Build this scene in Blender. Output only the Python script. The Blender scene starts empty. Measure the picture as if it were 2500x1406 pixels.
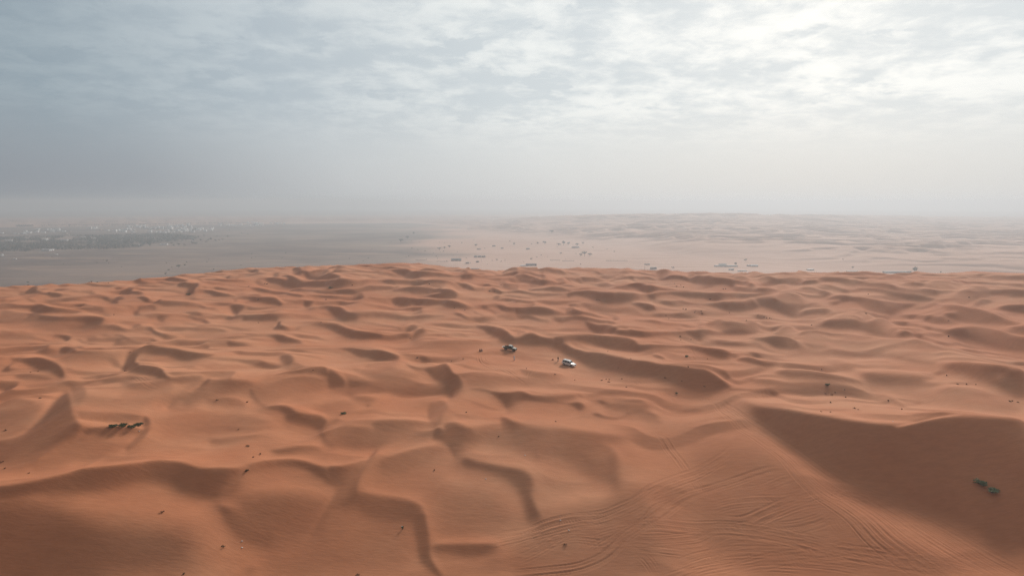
import bpy, bmesh, math, random
import numpy as np
from mathutils import Vector, Matrix

# ------------------------------------------------------------------ camera, light, exposure
SC = bpy.context.scene
COL = SC.collection
PITCH = math.radians(7.1)
FPX = 1667.0                       # focal length in pixels of the 2500 px wide photograph
CAM_H = 55.0                       # above the mean level of the dune field
PLAIN_Z = -95.0
SUN_AZ = math.radians(24.0)        # to the right of the view axis
SUN_EL = math.radians(24.0)

cam_data = bpy.data.cameras.new('camera')
cam = bpy.data.objects.new('camera', cam_data)
COL.objects.link(cam)
cam.location = (0, 0, CAM_H)
cam.rotation_euler = (math.radians(90) - PITCH, 0, 0)
cam_data.sensor_width = 36.0
cam_data.lens = 36.0 * FPX / 2500.0
cam_data.clip_start = 1.0
cam_data.clip_end = 60000.0
SC.camera = cam

SC.render.engine = 'CYCLES'
SC.view_settings.view_transform = 'Standard'
SC.view_settings.look = 'None'
SC.view_settings.gamma = 1.0
SC.view_settings.exposure = 0.0
SC.view_settings.use_curve_mapping = False
SC.cycles.max_bounces = 6
SC.cycles.diffuse_bounces = 3
SC.cycles.volume_bounces = 2
SC.cycles.use_denoising = True
SC.cycles.denoising_input_passes = 'RGB_ALBEDO_NORMAL'
SC.cycles.denoising_prefilter = 'NONE'

sun_dir = Vector((math.sin(SUN_AZ) * math.cos(SUN_EL), math.cos(SUN_AZ) * math.cos(SUN_EL), math.sin(SUN_EL)))
sl = bpy.data.lights.new('sun', 'SUN')
sl.energy = 4.1
sl.angle = math.radians(11)
sl.color = (1.0, 0.93, 0.84)
sun = bpy.data.objects.new('sun', sl)
COL.objects.link(sun)
sun.rotation_euler = sun_dir.to_track_quat('Z', 'Y').to_euler()
sun.location = (0, 0, 400)


class NT:
    """small helper to write node maths"""
    def __init__(self, tree):
        self.t = tree
        self.t.nodes.clear()

    def n(self, kind, **kw):
        nd = self.t.nodes.new(kind)
        for k, v in kw.items():
            setattr(nd, k, v)
        return nd

    def put(self, sock, v):
        if isinstance(v, bpy.types.NodeSocket):
            self.t.links.new(v, sock)
        else:
            sock.default_value = v

    def m(self, op, a, b=0.0, c=0.0, clamp=False):
        nd = self.n('ShaderNodeMath', operation=op, use_clamp=clamp)
        self.put(nd.inputs[0], a)
        self.put(nd.inputs[1], b)
        self.put(nd.inputs[2], c)
        return nd.outputs[0]

    def v(self, op, a, b=(0, 0, 0), scale=None):
        nd = self.n('ShaderNodeVectorMath', operation=op)
        self.put(nd.inputs[0], a)
        self.put(nd.inputs[1], b)
        if scale is not None:
            self.put(nd.inputs['Scale'], scale)
        return nd.outputs['Value'] if op in ('DOT_PRODUCT', 'LENGTH') else nd.outputs['Vector']

    def rng(self, x, a, b, c=0.0, d=1.0, smooth=True):
        nd = self.n('ShaderNodeMapRange', interpolation_type='SMOOTHSTEP' if smooth else 'LINEAR')
        for i, q in enumerate((x, a, b, c, d)):
            self.put(nd.inputs[i], q)
        return nd.outputs[0]

    def mix(self, f, a, b, mode='MIX'):
        nd = self.n('ShaderNodeMix', data_type='RGBA', blend_type=mode)
        self.put(nd.inputs[0], f)
        self.put(nd.inputs[6], a)
        self.put(nd.inputs[7], b)
        return nd.outputs[2]

    def ramp(self, f, stops):
        nd = self.n('ShaderNodeValToRGB')
        r = nd.color_ramp
        while len(r.elements) < len(stops):
            r.elements.new(0.5)
        for e, (p, c) in zip(r.elements, stops):
            e.position = p
            e.color = (c[0], c[1], c[2], 1)
        self.put(nd.inputs[0], f)
        return nd.outputs[0]

    def noise(self, vec, scale, detail=4, rough=0.5, dist=0.0):
        nd = self.n('ShaderNodeTexNoise')
        self.put(nd.inputs['Vector'], vec)
        nd.inputs['Scale'].default_value = scale
        nd.inputs['Detail'].default_value = detail
        nd.inputs['Roughness'].default_value = rough
        nd.inputs['Distortion'].default_value = dist
        return nd.outputs['Fac']


world = bpy.data.worlds.new('World')
SC.world = world
world.use_nodes = True
W = NT(world.node_tree)
gen = W.n('ShaderNodeTexCoord').outputs['Generated']
d = W.v('NORMALIZE', gen)
sp = W.n('ShaderNodeSeparateXYZ')
W.put(sp.inputs[0], d)
dx, dy, dz = sp.outputs
# cloud layer seen in perspective: directions projected on a flat layer overhead
zz = W.m('ADD', W.m('MAXIMUM', dz, 0.0), 0.16)
cb = W.n('ShaderNodeCombineXYZ')
W.put(cb.inputs[0], W.m('DIVIDE', dx, zz))
W.put(cb.inputs[1], W.m('DIVIDE', dy, zz))
cv = cb.outputs[0]
g_az, g_el = math.radians(26), math.radians(21)
gdir = (math.sin(g_az) * math.cos(g_el), math.cos(g_az) * math.cos(g_el), math.sin(g_el))
ang = W.m('DIVIDE', W.m('ARCCOSINE', W.v('DOT_PRODUCT', d, gdir)), math.pi)      # 0..1 = 0..180 deg
base = W.ramp(ang, [(0.0, (0.90, 0.915, 0.905)), (0.07, (0.87, 0.89, 0.885)), (0.16, (0.77, 0.805, 0.81)),
                    (0.25, (0.53, 0.59, 0.63)), (0.33, (0.335, 0.405, 0.455)), (0.55, (0.27, 0.285, 0.30)), (1.0, (0.26, 0.25, 0.245))])
# haze bank over the horizon
hz = W.ramp(ang, [(0.0, (0.70, 0.70, 0.69)), (0.16, (0.67, 0.69, 0.695)), (0.235, (0.56, 0.59, 0.61)),
                  (0.31, (0.315, 0.35, 0.39)), (0.37, (0.245, 0.28, 0.325)), (0.55, (0.25, 0.26, 0.275)), (1.0, (0.25, 0.235, 0.225))])
c1 = W.noise(cv, 1.7, 8, 0.60, 0.25)
c2 = W.noise(cv, 6.0, 8, 0.65, 0.25)
mp = W.n('ShaderNodeMapping')
W.put(mp.inputs[0], cv)
mp.inputs['Scale'].default_value = (0.35, 1.0, 1)
mp.inputs['Rotation'].default_value = (0, 0, math.radians(12))
c3 = W.noise(mp.outputs[0], 1.6, 6, 0.5, 0.2)
mix1 = W.m('ADD', W.m('MULTIPLY', c1, 0.45), W.m('MULTIPLY', c2, 0.42))
cl = W.m('ADD', mix1, W.m('MULTIPLY', c3, 0.13))
cl = W.rng(cl, 0.41, 0.59)
c4 = W.noise(cv, 2.6, 7, 0.6, 0.1)
cl = W.m('SUBTRACT', cl, W.m('MULTIPLY', W.rng(c4, 0.56, 0.66), 0.75), clamp=True)
fade = W.rng(dz, 0.035, 0.15)
near_glow = W.rng(ang, 0.34, 0.10, 0.55, 1.0)
amp = W.m('MULTIPLY', fade, near_glow)
dark = W.mix(1.0, base, (0.79, 0.83, 0.865, 1), 'MULTIPLY')
lite = W.mix(1.0, base, (1.10, 1.09, 1.07, 1), 'MULTIPLY')
cloudy = W.mix(cl, dark, lite)
cloudy = W.mix(amp, base, cloudy)
hf = W.rng(dz, 0.01, 0.15, 1.0, 0.0)
sky_col = W.mix(hf, cloudy, hz)
skyt = W.n('ShaderNodeTexSky', sky_type='NISHITA')
skyt.sun_disc = False
skyt.sun_elevation = SUN_EL
skyt.sun_rotation = SUN_AZ
skyt.air_density = 1.0
skyt.dust_density = 2.0
b1 = W.n('ShaderNodeBackground')
W.put(b1.inputs[0], skyt.outputs[0])
b1.inputs[1].default_value = 0.08
b2 = W.n('ShaderNodeBackground')
W.put(b2.inputs[0], sky_col)
b2.inputs[1].default_value = 1.0
ms = W.n('ShaderNodeMixShader')
ms.inputs[0].default_value = 0.96          # overcast: the cloud sheet covers nearly all of the blue
W.t.links.new(b1.outputs[0], ms.inputs[1])
W.t.links.new(b2.outputs[0], ms.inputs[2])
wo = W.n('ShaderNodeOutputWorld')
W.t.links.new(ms.outputs[0], wo.inputs[0])


def principled(name, color, rough=0.9, metallic=0.0, spec=0.3, var=0.0, scale=3.0, coat=0.0):
    m = bpy.data.materials.new(name)
    m.use_nodes = True
    T = NT(m.node_tree)
    p = T.n('ShaderNodeBsdfPrincipled')
    c = (color[0], color[1], color[2], 1)
    if var > 0:
        tc = T.n('ShaderNodeTexCoord').outputs['Object']
        f = T.noise(tc, scale, 4, 0.6)
        lo = tuple(max(0, q * (1 - var)) for q in color) + (1,)
        hi = tuple(min(1, q * (1 + var)) for q in color) + (1,)
        T.put(p.inputs['Base Color'], T.mix(T.rng(f, 0.3, 0.7), lo, hi))
    else:
        p.inputs['Base Color'].default_value = c
    p.inputs['Roughness'].default_value = rough
    p.inputs['Metallic'].default_value = metallic
    p.inputs['Specular IOR Level'].default_value = spec
    p.inputs['Coat Weight'].default_value = coat
    o = T.n('ShaderNodeOutputMaterial')
    T.t.links.new(p.outputs[0], o.inputs[0])
    return m


def pix_dir(u, v):
    """unit direction of the photograph's pixel (2500x1406)"""
    x = (u - 1250.0) / FPX
    y = -(v - 703.0) / FPX
    dd = Vector((x, math.cos(PITCH) + y * math.sin(PITCH), -math.sin(PITCH) + y * math.cos(PITCH)))
    return dd.normalized()

# ------------------------------------------------------------------ the dune field
# slip faces of the dunes: (tone, softness, outline); tone 1 = full angle of repose
ZON = {'1': (0, 640, 5.0), '2': (500, 640, 5.0), '3': (1000, 640, 5.0), '4': (1500, 640, 5.0), '5': (2000, 640, 5.0),
       '6': (1400, 820, 5.0), 'A': (0, 680, 3.125), 'B': (800, 680, 3.125), 'C': (1700, 680, 3.125),
       'D': (0, 950, 3.084), 'E': (800, 950, 3.084), 'F': (1700, 950, 3.084), 'G': (1240, 1050, 3.125), 'H': (0, 620, 2.0), 'I': (1250, 620, 2.0), 'J': (0, 1000, 2.0), 'P': (0, 0, 1.0)}
FACES = """
1 .9 1 20,300 110,296 200,302 270,316 190,318 90,308
1 .8 1 330,278 420,258 530,258 640,268 600,280 480,280
1 .8 1 570,300 700,290 760,272 850,276 830,300 780,312 700,300 620,306
1 .8 1 640,358 700,335 790,322 800,330 720,345 680,360
1 1 1 290,345 350,335 400,308 460,300 470,318 440,345 500,375 560,366 640,365 720,375 765,395 770,415 740,435 650,438 590,400 480,382 420,388 330,388 300,375 340,350
1 .8 1 0,490 100,475 220,465 330,458 220,482 60,500 0,510
1 .8 1 330,480 380,475 450,495 440,505 380,490
1 1 1.5 0,515 100,525 250,540 390,538 440,518 520,510 620,560 740,572 850,590 960,602 1020,610 900,640 700,640 520,640 380,610 400,570 250,565 80,535 0,532
1 1 1.5 200,640 450,636 560,665 760,690 950,700 1080,685 1170,675 1260,682 1290,705 1270,735 1200,775 1120,815 980,828 820,828 760,810 950,800 1050,780 1040,750 880,745 700,738 500,735 300,748 240,742 300,700 370,660
1 1 1.2 1130,800 1260,785 1400,775 1470,785 1500,810 1560,825 1680,825 1770,805 1830,780 1850,785 1900,840 1990,880 2090,890 2240,890 2180,905 2060,920 2000,930 1900,890 1840,840 1780,825 1680,850 1550,858 1460,850 1380,838 1200,830 1120,820
1 .8 2 0,870 100,890 220,905 330,900 430,880 380,910 300,932 180,935 60,925 0,920
1 1 1 640,905 760,897 840,900 885,925 850,950 820,965 770,940 700,918
1 .9 1 1180,882 1400,895 1500,895 1540,910 1580,950 1650,975 1780,992 1760,1010 1640,1000 1560,960 1520,918 1430,905 1250,892
1 .7 1 820,365 950,355 1100,345 1160,352 1000,366 880,370
1 1 1 1250,358 1330,362 1440,365 1530,345 1580,310 1660,298 1620,330 1610,350 1660,370 1780,372 1700,395 1600,402 1450,385 1350,372
1 .8 2 1400,320 1440,300 1500,315 1560,325 1480,340 1420,345
1 .9 1 1140,440 1280,420 1380,445 1440,436 1500,435 1530,448 1490,464 1440,468 1450,515 1400,512 1330,505 1380,492 1290,460
1 1 1 1640,430 1720,420 1790,422 1830,460 1860,485 1920,475 1975,450 1975,470 1930,490 2080,495 2200,505 2330,515 2450,545 2500,560 2500,580 2400,560 2280,545 2080,545 1960,540 1880,505 1790,500 1740,470 1700,440
1 .75 1.5 1620,610 1690,585 1680,560 1760,540 1850,520 1930,560 1900,590 1840,580 1740,590 1700,600 1700,625 1760,660 1900,660 2030,640 1960,670 1880,700 1810,690 1740,655 1640,655
1 .8 1.2 2040,655 2200,655 2320,672 2420,700 2500,710 2500,748 2420,725 2320,700 2200,680 2080,680 2000,720 2020,740 1950,735 1900,700 1960,670
1 .7 1 1040,525 1200,545 1400,570 1540,600 1620,605 1500,600 1300,572 1120,548
1 1 1 1700,212 1850,205 2000,208 2080,180 2160,185 2250,210 2320,235 2240,245 2150,235 2000,225 1830,220
1 .9 1 1890,245 2000,245 2100,262 2150,275 2110,285 2030,270
1 1 1 2150,290 2200,255 2280,250 2360,265 2430,250 2430,300 2375,330 2385,380 2340,410 2270,410 2290,360 2310,320 2230,310
1 .8 1 1530,210 1580,197 1640,200 1640,220 1590,222
1 .7 1 1200,232 1320,228 1430,235 1350,240
1 .8 1 900,255 1050,255 1130,268 1220,290 1150,290 1070,270 960,265
1 .8 1 2230,450 2330,448 2500,462 2500,470 2380,465
1 .6 1 1880,420 2080,412 2250,415 2340,408 2200,424 2020,424
1 .7 1 1850,178 1960,165 2080,168 2200,145 2310,158 2200,172 2050,178
1 .7 1 1640,395 1760,395 1810,410 1720,412
1 .8 1 2260,905 2380,890 2500,895 2500,910 2380,905
1 .8 1 2280,960 2400,960 2500,985 2500,1000 2400,975
2 .8 1 0,135 150,150 270,150 230,160 100,152 0,148
2 .9 1 500,80 540,88 620,75 665,85 665,120 600,128 540,110
2 .8 1 450,145 580,138 700,130 790,137 680,142 560,160 500,155
2 .8 1 180,182 260,182 310,150 300,172 380,180 460,188 330,195 280,195
2 .9 1 820,160 880,120 920,118 915,145 860,158
2 .9 1 0,215 150,215 300,212 400,222 520,228 540,238 400,245 220,245 130,232 0,228
2 .8 1 30,250 150,258 250,262 220,270 110,262
2 1 1 640,203 760,205 830,193 900,210 960,222 1010,210 1020,180 930,155 960,145 1060,150 1150,178 1260,200 1380,215 1450,222 1520,212 1650,210 1780,225 1880,245 1960,240 2050,235 2200,240 2330,245 2450,220 2500,218 2500,272 2380,275 2280,295 2100,262 2020,262 1960,290 1870,295 1720,295 1650,312 1540,300 1380,295 1230,282 1100,278 960,285 870,262 800,262 740,225
2 1 1 1070,100 1100,65 1200,90 1300,95 1420,100 1560,125 1660,160 1665,195 1560,208 1440,205 1350,190 1290,160 1220,145 1240,110 1150,110 1200,140 1080,115
2 .9 1 1420,95 1480,70 1580,68 1690,82 1800,112 1960,118 2100,125 2200,135 2080,135 1900,130 1700,115 1560,110
2 1 1 0,305 80,315 150,305 240,320 360,345 440,348 540,325 480,350 420,358 300,355 120,330 0,325
2 1 1 540,325 650,325 780,345 860,362 960,362 1060,390 1160,400 1220,418 1200,435 1130,435 1050,415 920,385 820,385 700,380 640,365
2 1 1 1200,415 1300,410 1450,415 1650,428 1820,432 1900,410 1960,420 1930,455 1880,468 1750,470 1580,460 1450,445 1300,430
2 1 1 1010,325 1080,305 1180,305 1200,325 1350,345 1540,350 1580,340 1650,320 1800,330 2000,330 2230,335 2290,305 2400,300 2320,340 2260,360 2100,370 1960,380 1850,400 1740,385 1580,375 1530,385 1400,372 1250,345 1120,335
2 1 1.2 0,355 100,355 200,385 320,410 330,435 450,440 400,448 230,445 120,430 70,400 0,385
2 .8 1 510,440 590,425 680,428 730,445 640,446
2 1 1.2 340,500 420,465 500,455 640,460 780,450 820,440 880,445 920,485 960,530 950,550 900,552 870,530 780,525 650,510 540,495 430,495
2 1 1.2 970,520 1100,500 1220,488 1310,485 1350,500 1340,520 1300,545 1240,570 1200,530 1240,505 1100,510
2 .9 1 1350,505 1500,505 1600,500 1640,487 1760,493 1900,500 1850,515 1700,535 1560,530 1350,540
2 1 1.5 290,575 330,545 420,533 490,538 500,560 480,590 430,610 400,650 340,645 350,600
2 1 1.5 1240,605 1290,575 1400,572 1530,568 1650,553 1700,580 1720,600 1770,630 1850,645 1950,635 2100,635 2250,655 2500,660 2500,712 2350,712 2200,695 2000,688 1880,700 1860,735 1750,742 1680,735 1640,700 1580,660 1500,605 1420,590 1340,590
2 .9 1 1840,547 2000,538 2100,538 2240,560 2380,592 2500,598 2500,615 2380,602 2250,582 2130,552 1990,545
2 1 1.2 2270,480 2330,445 2420,432 2500,430 2500,535 2380,540 2320,520 2280,500
2 .8 1 1960,445 2100,445 2200,460 2280,465 2200,478 2080,470
2 1 1.2 220,685 290,668 420,665 600,655 720,640 860,645 980,645 1100,635 1020,665 900,700 880,730 700,722 560,720 430,720 500,690 400,690 300,710 240,700
2 1 1.2 820,820 880,790 890,740 940,710 920,760 960,790 1020,815 1080,820 1180,795 1280,768 1400,765 1520,768 1650,775 1760,825 1880,860 2000,890 2120,910 2250,925 2380,905 2500,870 2500,920 2380,945 2250,970 2100,975 1920,965 1780,940 1680,905 1560,850 1420,800 1280,785 1200,800 1100,840 1000,852 920,830
2 .8 1.5 0,800 100,800 200,805 270,830 290,848 180,848 100,830 0,825
2 1 1.2 430,875 560,885 700,905 850,905 960,895 1000,930 1100,960 1190,990 1200,1000 960,1000 900,985 860,950 780,920 620,905 500,890
2 .8 1 0,700 60,730 80,745 0,748
2 .7 1 1680,742 1800,735 1950,738 2100,760 2300,790 2420,810 2460,830 2300,808 2100,775 1950,752 1800,748
2 .8 1.5 2440,800 2500,775 2500,850 2450,840
2 .9 1 2270,375 2350,350 2430,330 2500,325 2500,375 2380,385
2 .6 1 1880,50 2000,50 2120,70 2050,78 1950,65
2 .9 1 2260,120 2400,105 2500,100 2500,180 2400,170 2300,140
2 .6 1 2080,158 2250,160 2350,180 2300,182 2150,170
2 .6 1 1770,155 1900,160 2000,165 2100,190 2050,188 1900,168
2 .7 1 1870,225 1960,222 2030,235 1960,240
2 .7 1 2050,222 2180,215 2280,210 2300,222 2200,225
2 .6 1 2010,80 2060,95 2200,105 2300,110 2200,115 2050,110
2 .5 1 2380,40 2500,50 2500,70 2420,55
2 .7 1 0,560 60,585 150,595 100,600 0,580
2 .7 1 830,70 960,75 1000,90 940,98 880,85
2 .7 1 1130,50 1250,45 1380,55 1250,62 1150,60
3 1 1 0,95 120,98 260,115 420,140 520,165 600,178 700,145 760,135 850,145 950,130 1060,120 1240,110 1280,95 1330,105 1340,125 1300,150 1180,148 1050,152 950,160 860,175 780,170 770,200 700,225 600,225 660,205 640,190 540,182 400,175 280,168 170,180 0,175
3 .9 1 1330,125 1450,135 1580,150 1690,152 1650,180 1590,178 1500,160 1360,145
3 1 1 1270,170 1400,175 1500,190 1640,195 1800,190 1880,205 1920,235 1800,235 1700,240 1640,258 1540,250 1430,235 1330,200
3 .9 1 1560,110 1620,90 1700,95 1760,115 1820,100 1880,120 1930,145 1870,150 1740,130 1650,120
3 .7 1 0,180 100,178 170,195 230,208 400,210 580,215 420,214 200,214 60,200
3 1 1 0,215 150,217 300,235 450,250 540,265 500,290 380,285 200,280 0,275
3 1 1 540,265 640,258 720,265 780,295 860,318 930,320 880,338 780,335 680,315 600,285
3 1 1.2 0,325 200,318 400,322 520,335 580,365 600,400 560,450 480,465 380,462 300,435 200,415 100,400 250,395 420,375 300,365 180,380 0,385
3 1 1.2 0,435 150,445 280,470 420,480 560,492 680,520 740,555 800,575 740,582 640,575 520,565 360,555 220,555 100,550 150,540 60,510 0,490
3 .9 1 560,455 700,445 850,455 1000,465 1060,415 1110,412 1100,440 1050,480 900,475 740,465
3 1 1 930,345 980,330 1040,325 1100,340 1150,365 1230,340 1350,338 1420,355 1540,385 1640,385 1800,382 1920,380 1820,398 1640,412 1520,400 1420,385 1300,370 1180,385 1100,395 1050,370 980,358
3 .8 1 1110,420 1220,412 1370,420 1520,442 1400,445 1250,435
3 .9 1 1040,490 1120,460 1200,450 1300,465 1400,478 1500,470 1560,495 1400,502 1250,495 1150,488
3 1 1.2 1020,535 1110,528 1180,535 1230,555 1330,545 1460,540 1600,545 1720,565 1800,605 1900,610 1910,560 1980,540 2050,575 2120,605 2260,625 2340,655 2400,675 2300,660 2150,645 1980,640 1830,640 1650,638 1450,635 1280,630 1310,590 1210,605 1130,585 1060,555
3 .9 1 1920,500 2020,493 2090,505 2170,525 2060,525 1960,520
3 1 1.2 530,635 600,622 650,640 700,680 760,710 830,690 920,660 1060,655 1010,690 920,730 840,758 780,735 700,715 640,670 570,655
3 1 1 1280,665 1340,655 1470,652 1540,680 1620,712 1730,715 1680,735 1560,722 1450,690 1360,685
3 .9 1.5 1750,690 1850,660 1980,655 2120,665 2260,690 2400,705 2500,715 2500,750 2380,735 2250,730 2130,725 2000,700 1900,735 1800,735
3 1 1.5 2120,725 2230,740 2350,765 2500,790 2500,875 2380,870 2270,850 2180,800
3 .7 1 1290,900 1350,868 1400,870 1440,880 1380,895
3 .9 1.5 0,655 150,655 330,655 460,660 300,680 130,695 0,712
3 .8 1.5 0,770 130,772 70,820 0,850
3 .9 1.5 20,930 30,900 80,830 130,808 190,815 190,850 120,900 60,940
3 1 1.2 0,595 60,570 160,560 165,620 60,620 0,610
3 .9 1 1420,320 1540,305 1640,318 1720,295 1780,290 1860,300 1920,325 2020,330 1900,350 1780,350 1660,340 1540,340
3 1 1.2 1920,380 1990,355 2100,348 2230,345 2330,370 2500,375 2500,500 2400,490 2320,470 2200,440 2080,400 1980,400 1940,430 1920,400
3 .8 1 1120,260 1190,250 1250,280 1350,282 1340,300 1230,298 1150,280
3 .8 1 1080,235 1150,220 1210,205 1180,240 1120,248
3 .8 1 1040,210 1110,197 1130,208 1060,218
3 .8 1 1450,278 1520,275 1620,285 1500,292
3 .7 1 1700,262 1850,262 1950,270 1880,275
3 .8 1 2080,185 2120,165 2200,170 2240,160 2320,175 2500,170 2500,205 2400,210 2320,225 2200,225 2120,235 2100,205
3 .8 1 2140,240 2250,245 2330,240 2400,225 2450,250 2500,290 2400,275 2280,262
3 .7 1 1900,88 2050,90 2250,100 2330,90 2500,85 2500,160 2380,155 2260,145 2360,120 2300,110 2050,105
3 .6 1 520,85 640,90 760,110 700,125 600,115
3 .6 1 1960,280 2080,275 2150,280 2060,288
4 .8 1 0,90 60,88 220,130 150,135 0,125
4 .8 1 0,145 120,150 170,185 100,185 0,178
4 .7 1 200,175 240,165 260,205 290,215 240,218 210,195
4 .95 1.2 490,135 600,125 680,145 800,165 890,172 960,152 1060,148 1160,165 1260,190 1380,205 1550,205 1640,215 1660,250 1730,275 1760,225 1880,180 1960,190 2140,190 2260,215 2380,240 2500,245 2500,280 2400,280 2250,275 2100,270 1960,250 1880,265 1740,300 1700,315 1600,275 1500,250 1480,280 1620,300 1720,320 1820,322 1920,330 2060,290 2100,300 2060,340 2000,375 1880,378 1760,370 1640,350 1460,335 1420,290 1380,265 1280,262 1150,275 1060,265 960,245 880,215 840,205 740,200 640,190 560,170
4 1 1.2 0,285 60,295 130,290 200,275 270,260 350,262 440,280 540,305 640,325 760,342 640,352 520,350 450,380 380,382 320,355 290,320 200,310 120,300 0,297
4 .95 1.5 0,378 180,378 340,390 450,395 520,375 640,368 720,358 820,375 1000,380 1150,390 1280,378 1420,362 1560,365 1700,380 1850,385 1960,378 1900,405 1750,425 1600,435 1450,425 1360,440 1320,470 1280,485 1200,470 1100,450 980,448 880,440 790,410 700,400 560,405 500,430 500,475 440,450 380,420 330,440 300,470 150,500 0,505
4 .8 1 2000,380 2120,375 2260,400 2400,410 2500,425 2500,450 2380,440 2200,415 2080,400
4 .8 1 1060,310 1130,285 1230,272 1180,300
4 .6 1 1220,378 1280,368 1330,372
4 1 1.5 1700,440 1850,425 2020,427 2160,430 2280,448 2310,480 2310,540 2260,590 2270,650 2200,665 2150,640 2050,590 1950,540 1880,535 1800,540 1750,500
4 1 1.2 640,500 760,478 840,475 900,510 1050,525 1180,520 1280,495 1400,490 1580,490 1620,465 1700,450 1740,500 1780,545 1690,575 1560,600 1400,600 1300,580 1180,550 1000,535 880,525 820,495
4 1 1.2 170,515 270,500 400,505 490,520 515,560 500,590 400,595 360,565 300,545
4 .9 1.5 2290,600 2400,588 2500,585 2500,640 2380,645 2220,665
4 .7 1.5 2320,520 2500,505 2500,545 2380,550 2310,545
4 1 1 200,695 350,705 500,705 620,730 800,750 680,750 500,740 330,715
4 .9 1 0,660 50,665 80,682 0,680
4 1 1.5 0,790 80,780 170,790 210,825 330,850 500,850 700,855 860,850 880,830 960,830 1000,800 1080,782 1240,785 1400,770 1540,765 1700,775 1750,810 1740,830 1650,835 1540,840 1380,840 1260,840 1140,855 1080,900 1080,945 1040,950 960,900 900,880 700,890 520,890 440,915 340,925 200,910 60,890 0,880 0,850
4 0 1 40,815 110,795 170,805 200,825 100,832 40,830
4 .8 1 960,740 1050,742 1110,762 1030,755
4 .8 1 730,790 830,800 830,810 770,802
4 .6 1 760,690 880,690 820,695
4 .8 1 2120,735 2280,740 2420,765 2500,770 2500,785 2380,775 2220,755
4 .5 2 1740,760 1850,730 1980,740 1900,760 1800,775
4 .6 1 1760,845 1920,848 1850,855
4 1 1.5 1640,910 1740,915 1840,920 1960,885 2100,860 2180,870 2230,910 2260,960 2280,1000 2200,1030 2000,1035 1880,970 1760,950 1700,930
4 1 1.2 1140,940 1300,935 1440,950 1560,970 1680,990 1700,1000 1540,1000 1380,975 1240,955
4 .7 1 2300,950 2420,948 2500,960 2500,975 2400,965
4 .8 1 2220,350 2350,325 2500,345 2500,370 2380,365
4 .5 1 1590,150 1700,140 1820,160 1780,180 1680,185 1610,165
4 .5 1 1900,140 2050,135 2200,150 2280,140 2420,165 2300,175 2100,165
4 .4 1 780,110 1000,115 1120,120 1180,150 1050,140 900,125
5 .85 1 0,205 100,205 300,225 520,255 640,290 760,290 860,292 1000,310 1160,330 1330,340 1480,335 1620,340 1720,350 1620,365 1480,370 1460,395 1380,390 1250,380 1100,368 960,375 860,360 700,345 600,330 480,305 430,320 330,310 200,270 50,270 0,280 0,240
5 1 1.2 0,300 100,310 250,345 400,365 520,345 700,360 860,370 960,378 1080,370 1260,390 1340,410 1430,425 1380,455 1260,470 1120,470 980,455 860,435 780,410 640,385 520,368 420,375 310,385 200,350 80,325 0,315
5 .9 1 0,350 80,365 170,410 110,440 40,455 0,455 0,425 40,410 0,400
5 1 1.5 60,465 180,445 260,430 340,432 440,470 540,470 640,490 760,502 880,500 1010,495 1150,490 1200,510 1120,550 1000,590 900,645 820,640 700,615 560,590 500,560 420,510 290,510 200,550 120,550 140,510 290,480 180,475 100,475
5 .9 1.5 0,588 100,600 150,610 130,650 0,650
5 1 1.2 430,680 560,660 720,655 880,670 890,690 820,710 600,705 480,700
5 1 1.5 0,750 60,740 200,725 420,715 560,725 740,735 830,755 880,800 900,840 980,865 1060,870 1120,885 1190,912 1100,920 1020,932 940,930 840,905 740,880 600,850 460,830 300,820 200,832 120,800 60,775 0,785
5 .8 1 930,830 1100,835 1240,830 1260,840 1200,850 1060,840
5 .9 1 1320,862 1420,865 1540,885 1440,888
5 .8 1 1120,652 1250,650 1400,670 1300,675
5 .7 1 180,670 290,675 400,700 280,690
5 .8 1 780,185 900,195 1000,220 1100,240 1180,265 1300,275 1280,300 1230,325 1140,318 1000,300 900,290 960,262 860,235
5 .75 1 1300,275 1400,270 1500,280 1640,275 1750,290 1750,320 1680,330 1600,310 1480,295 1380,300
5 .9 1 1620,405 1740,365 1820,360 1920,370 2060,380 2200,380 2320,375 2500,370 2500,430 2350,445 2260,410 2100,410 2000,430 1940,455 1820,450 1700,435
5 1 1 1820,490 1900,470 2020,462 2140,480 2060,505 1950,510
5 .8 1 2400,495 2500,485 2500,508
5 1 1.5 1320,480 1480,480 1580,510 1700,515 1790,540 1880,570 1980,570 2060,610 2120,650 2240,685 2360,735 2480,765 2380,768 2200,755 2040,750 1900,745 1760,720 1660,680 1560,640 1500,620 1600,595 1700,590 1600,575 1540,545 1500,510
5 1 1.5 2150,570 2260,540 2400,520 2500,515 2500,620 2380,615 2260,600
5 1 1.5 1550,830 1620,805 1760,780 1900,778 2040,795 2160,835 2300,870 2420,920 2500,970 2500,1080 2300,1050 2100,1000 1950,950 1800,905 1650,870 1560,850
5 1 1 2200,810 2330,812 2420,795 2500,790 2500,850 2380,840 2280,825
5 .7 1 1760,320 1900,320 2040,335 2120,360 1980,370 1860,355
5 .6 1 1900,280 2100,320 2300,325 2200,330 2050,315
5 .5 1 2250,245 2400,265 2500,280 2500,300 2400,290
5 .5 1 1640,185 1760,170 1840,185 1800,200 1680,205
5 .4 1 1980,165 2150,150 2350,160 2500,160 2500,230 2350,210 2150,205 2000,195
5 .6 1 1500,255 1600,245 1750,250 1700,265 1560,268
5 .6 1 1780,245 1950,235 2150,255 2250,265 2150,275 1950,262 1850,252
5 .6 1 550,225 640,205 740,215 660,238
5 .5 1 340,200 420,190 430,215 380,222
5 .8 1.5 0,960 80,975 190,970 150,988 60,990 0,985
5 .4 1 1060,140 1250,140 1450,155 1560,160 1450,180 1280,170
5 .35 1 150,150 320,135 560,140 760,150 560,160 350,165
A .9 2 450,545 490,520 530,520 570,550 640,570 740,585 840,595 720,595 640,590 560,575 500,582 460,570
A .8 2 0,600 40,625 0,632
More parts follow.
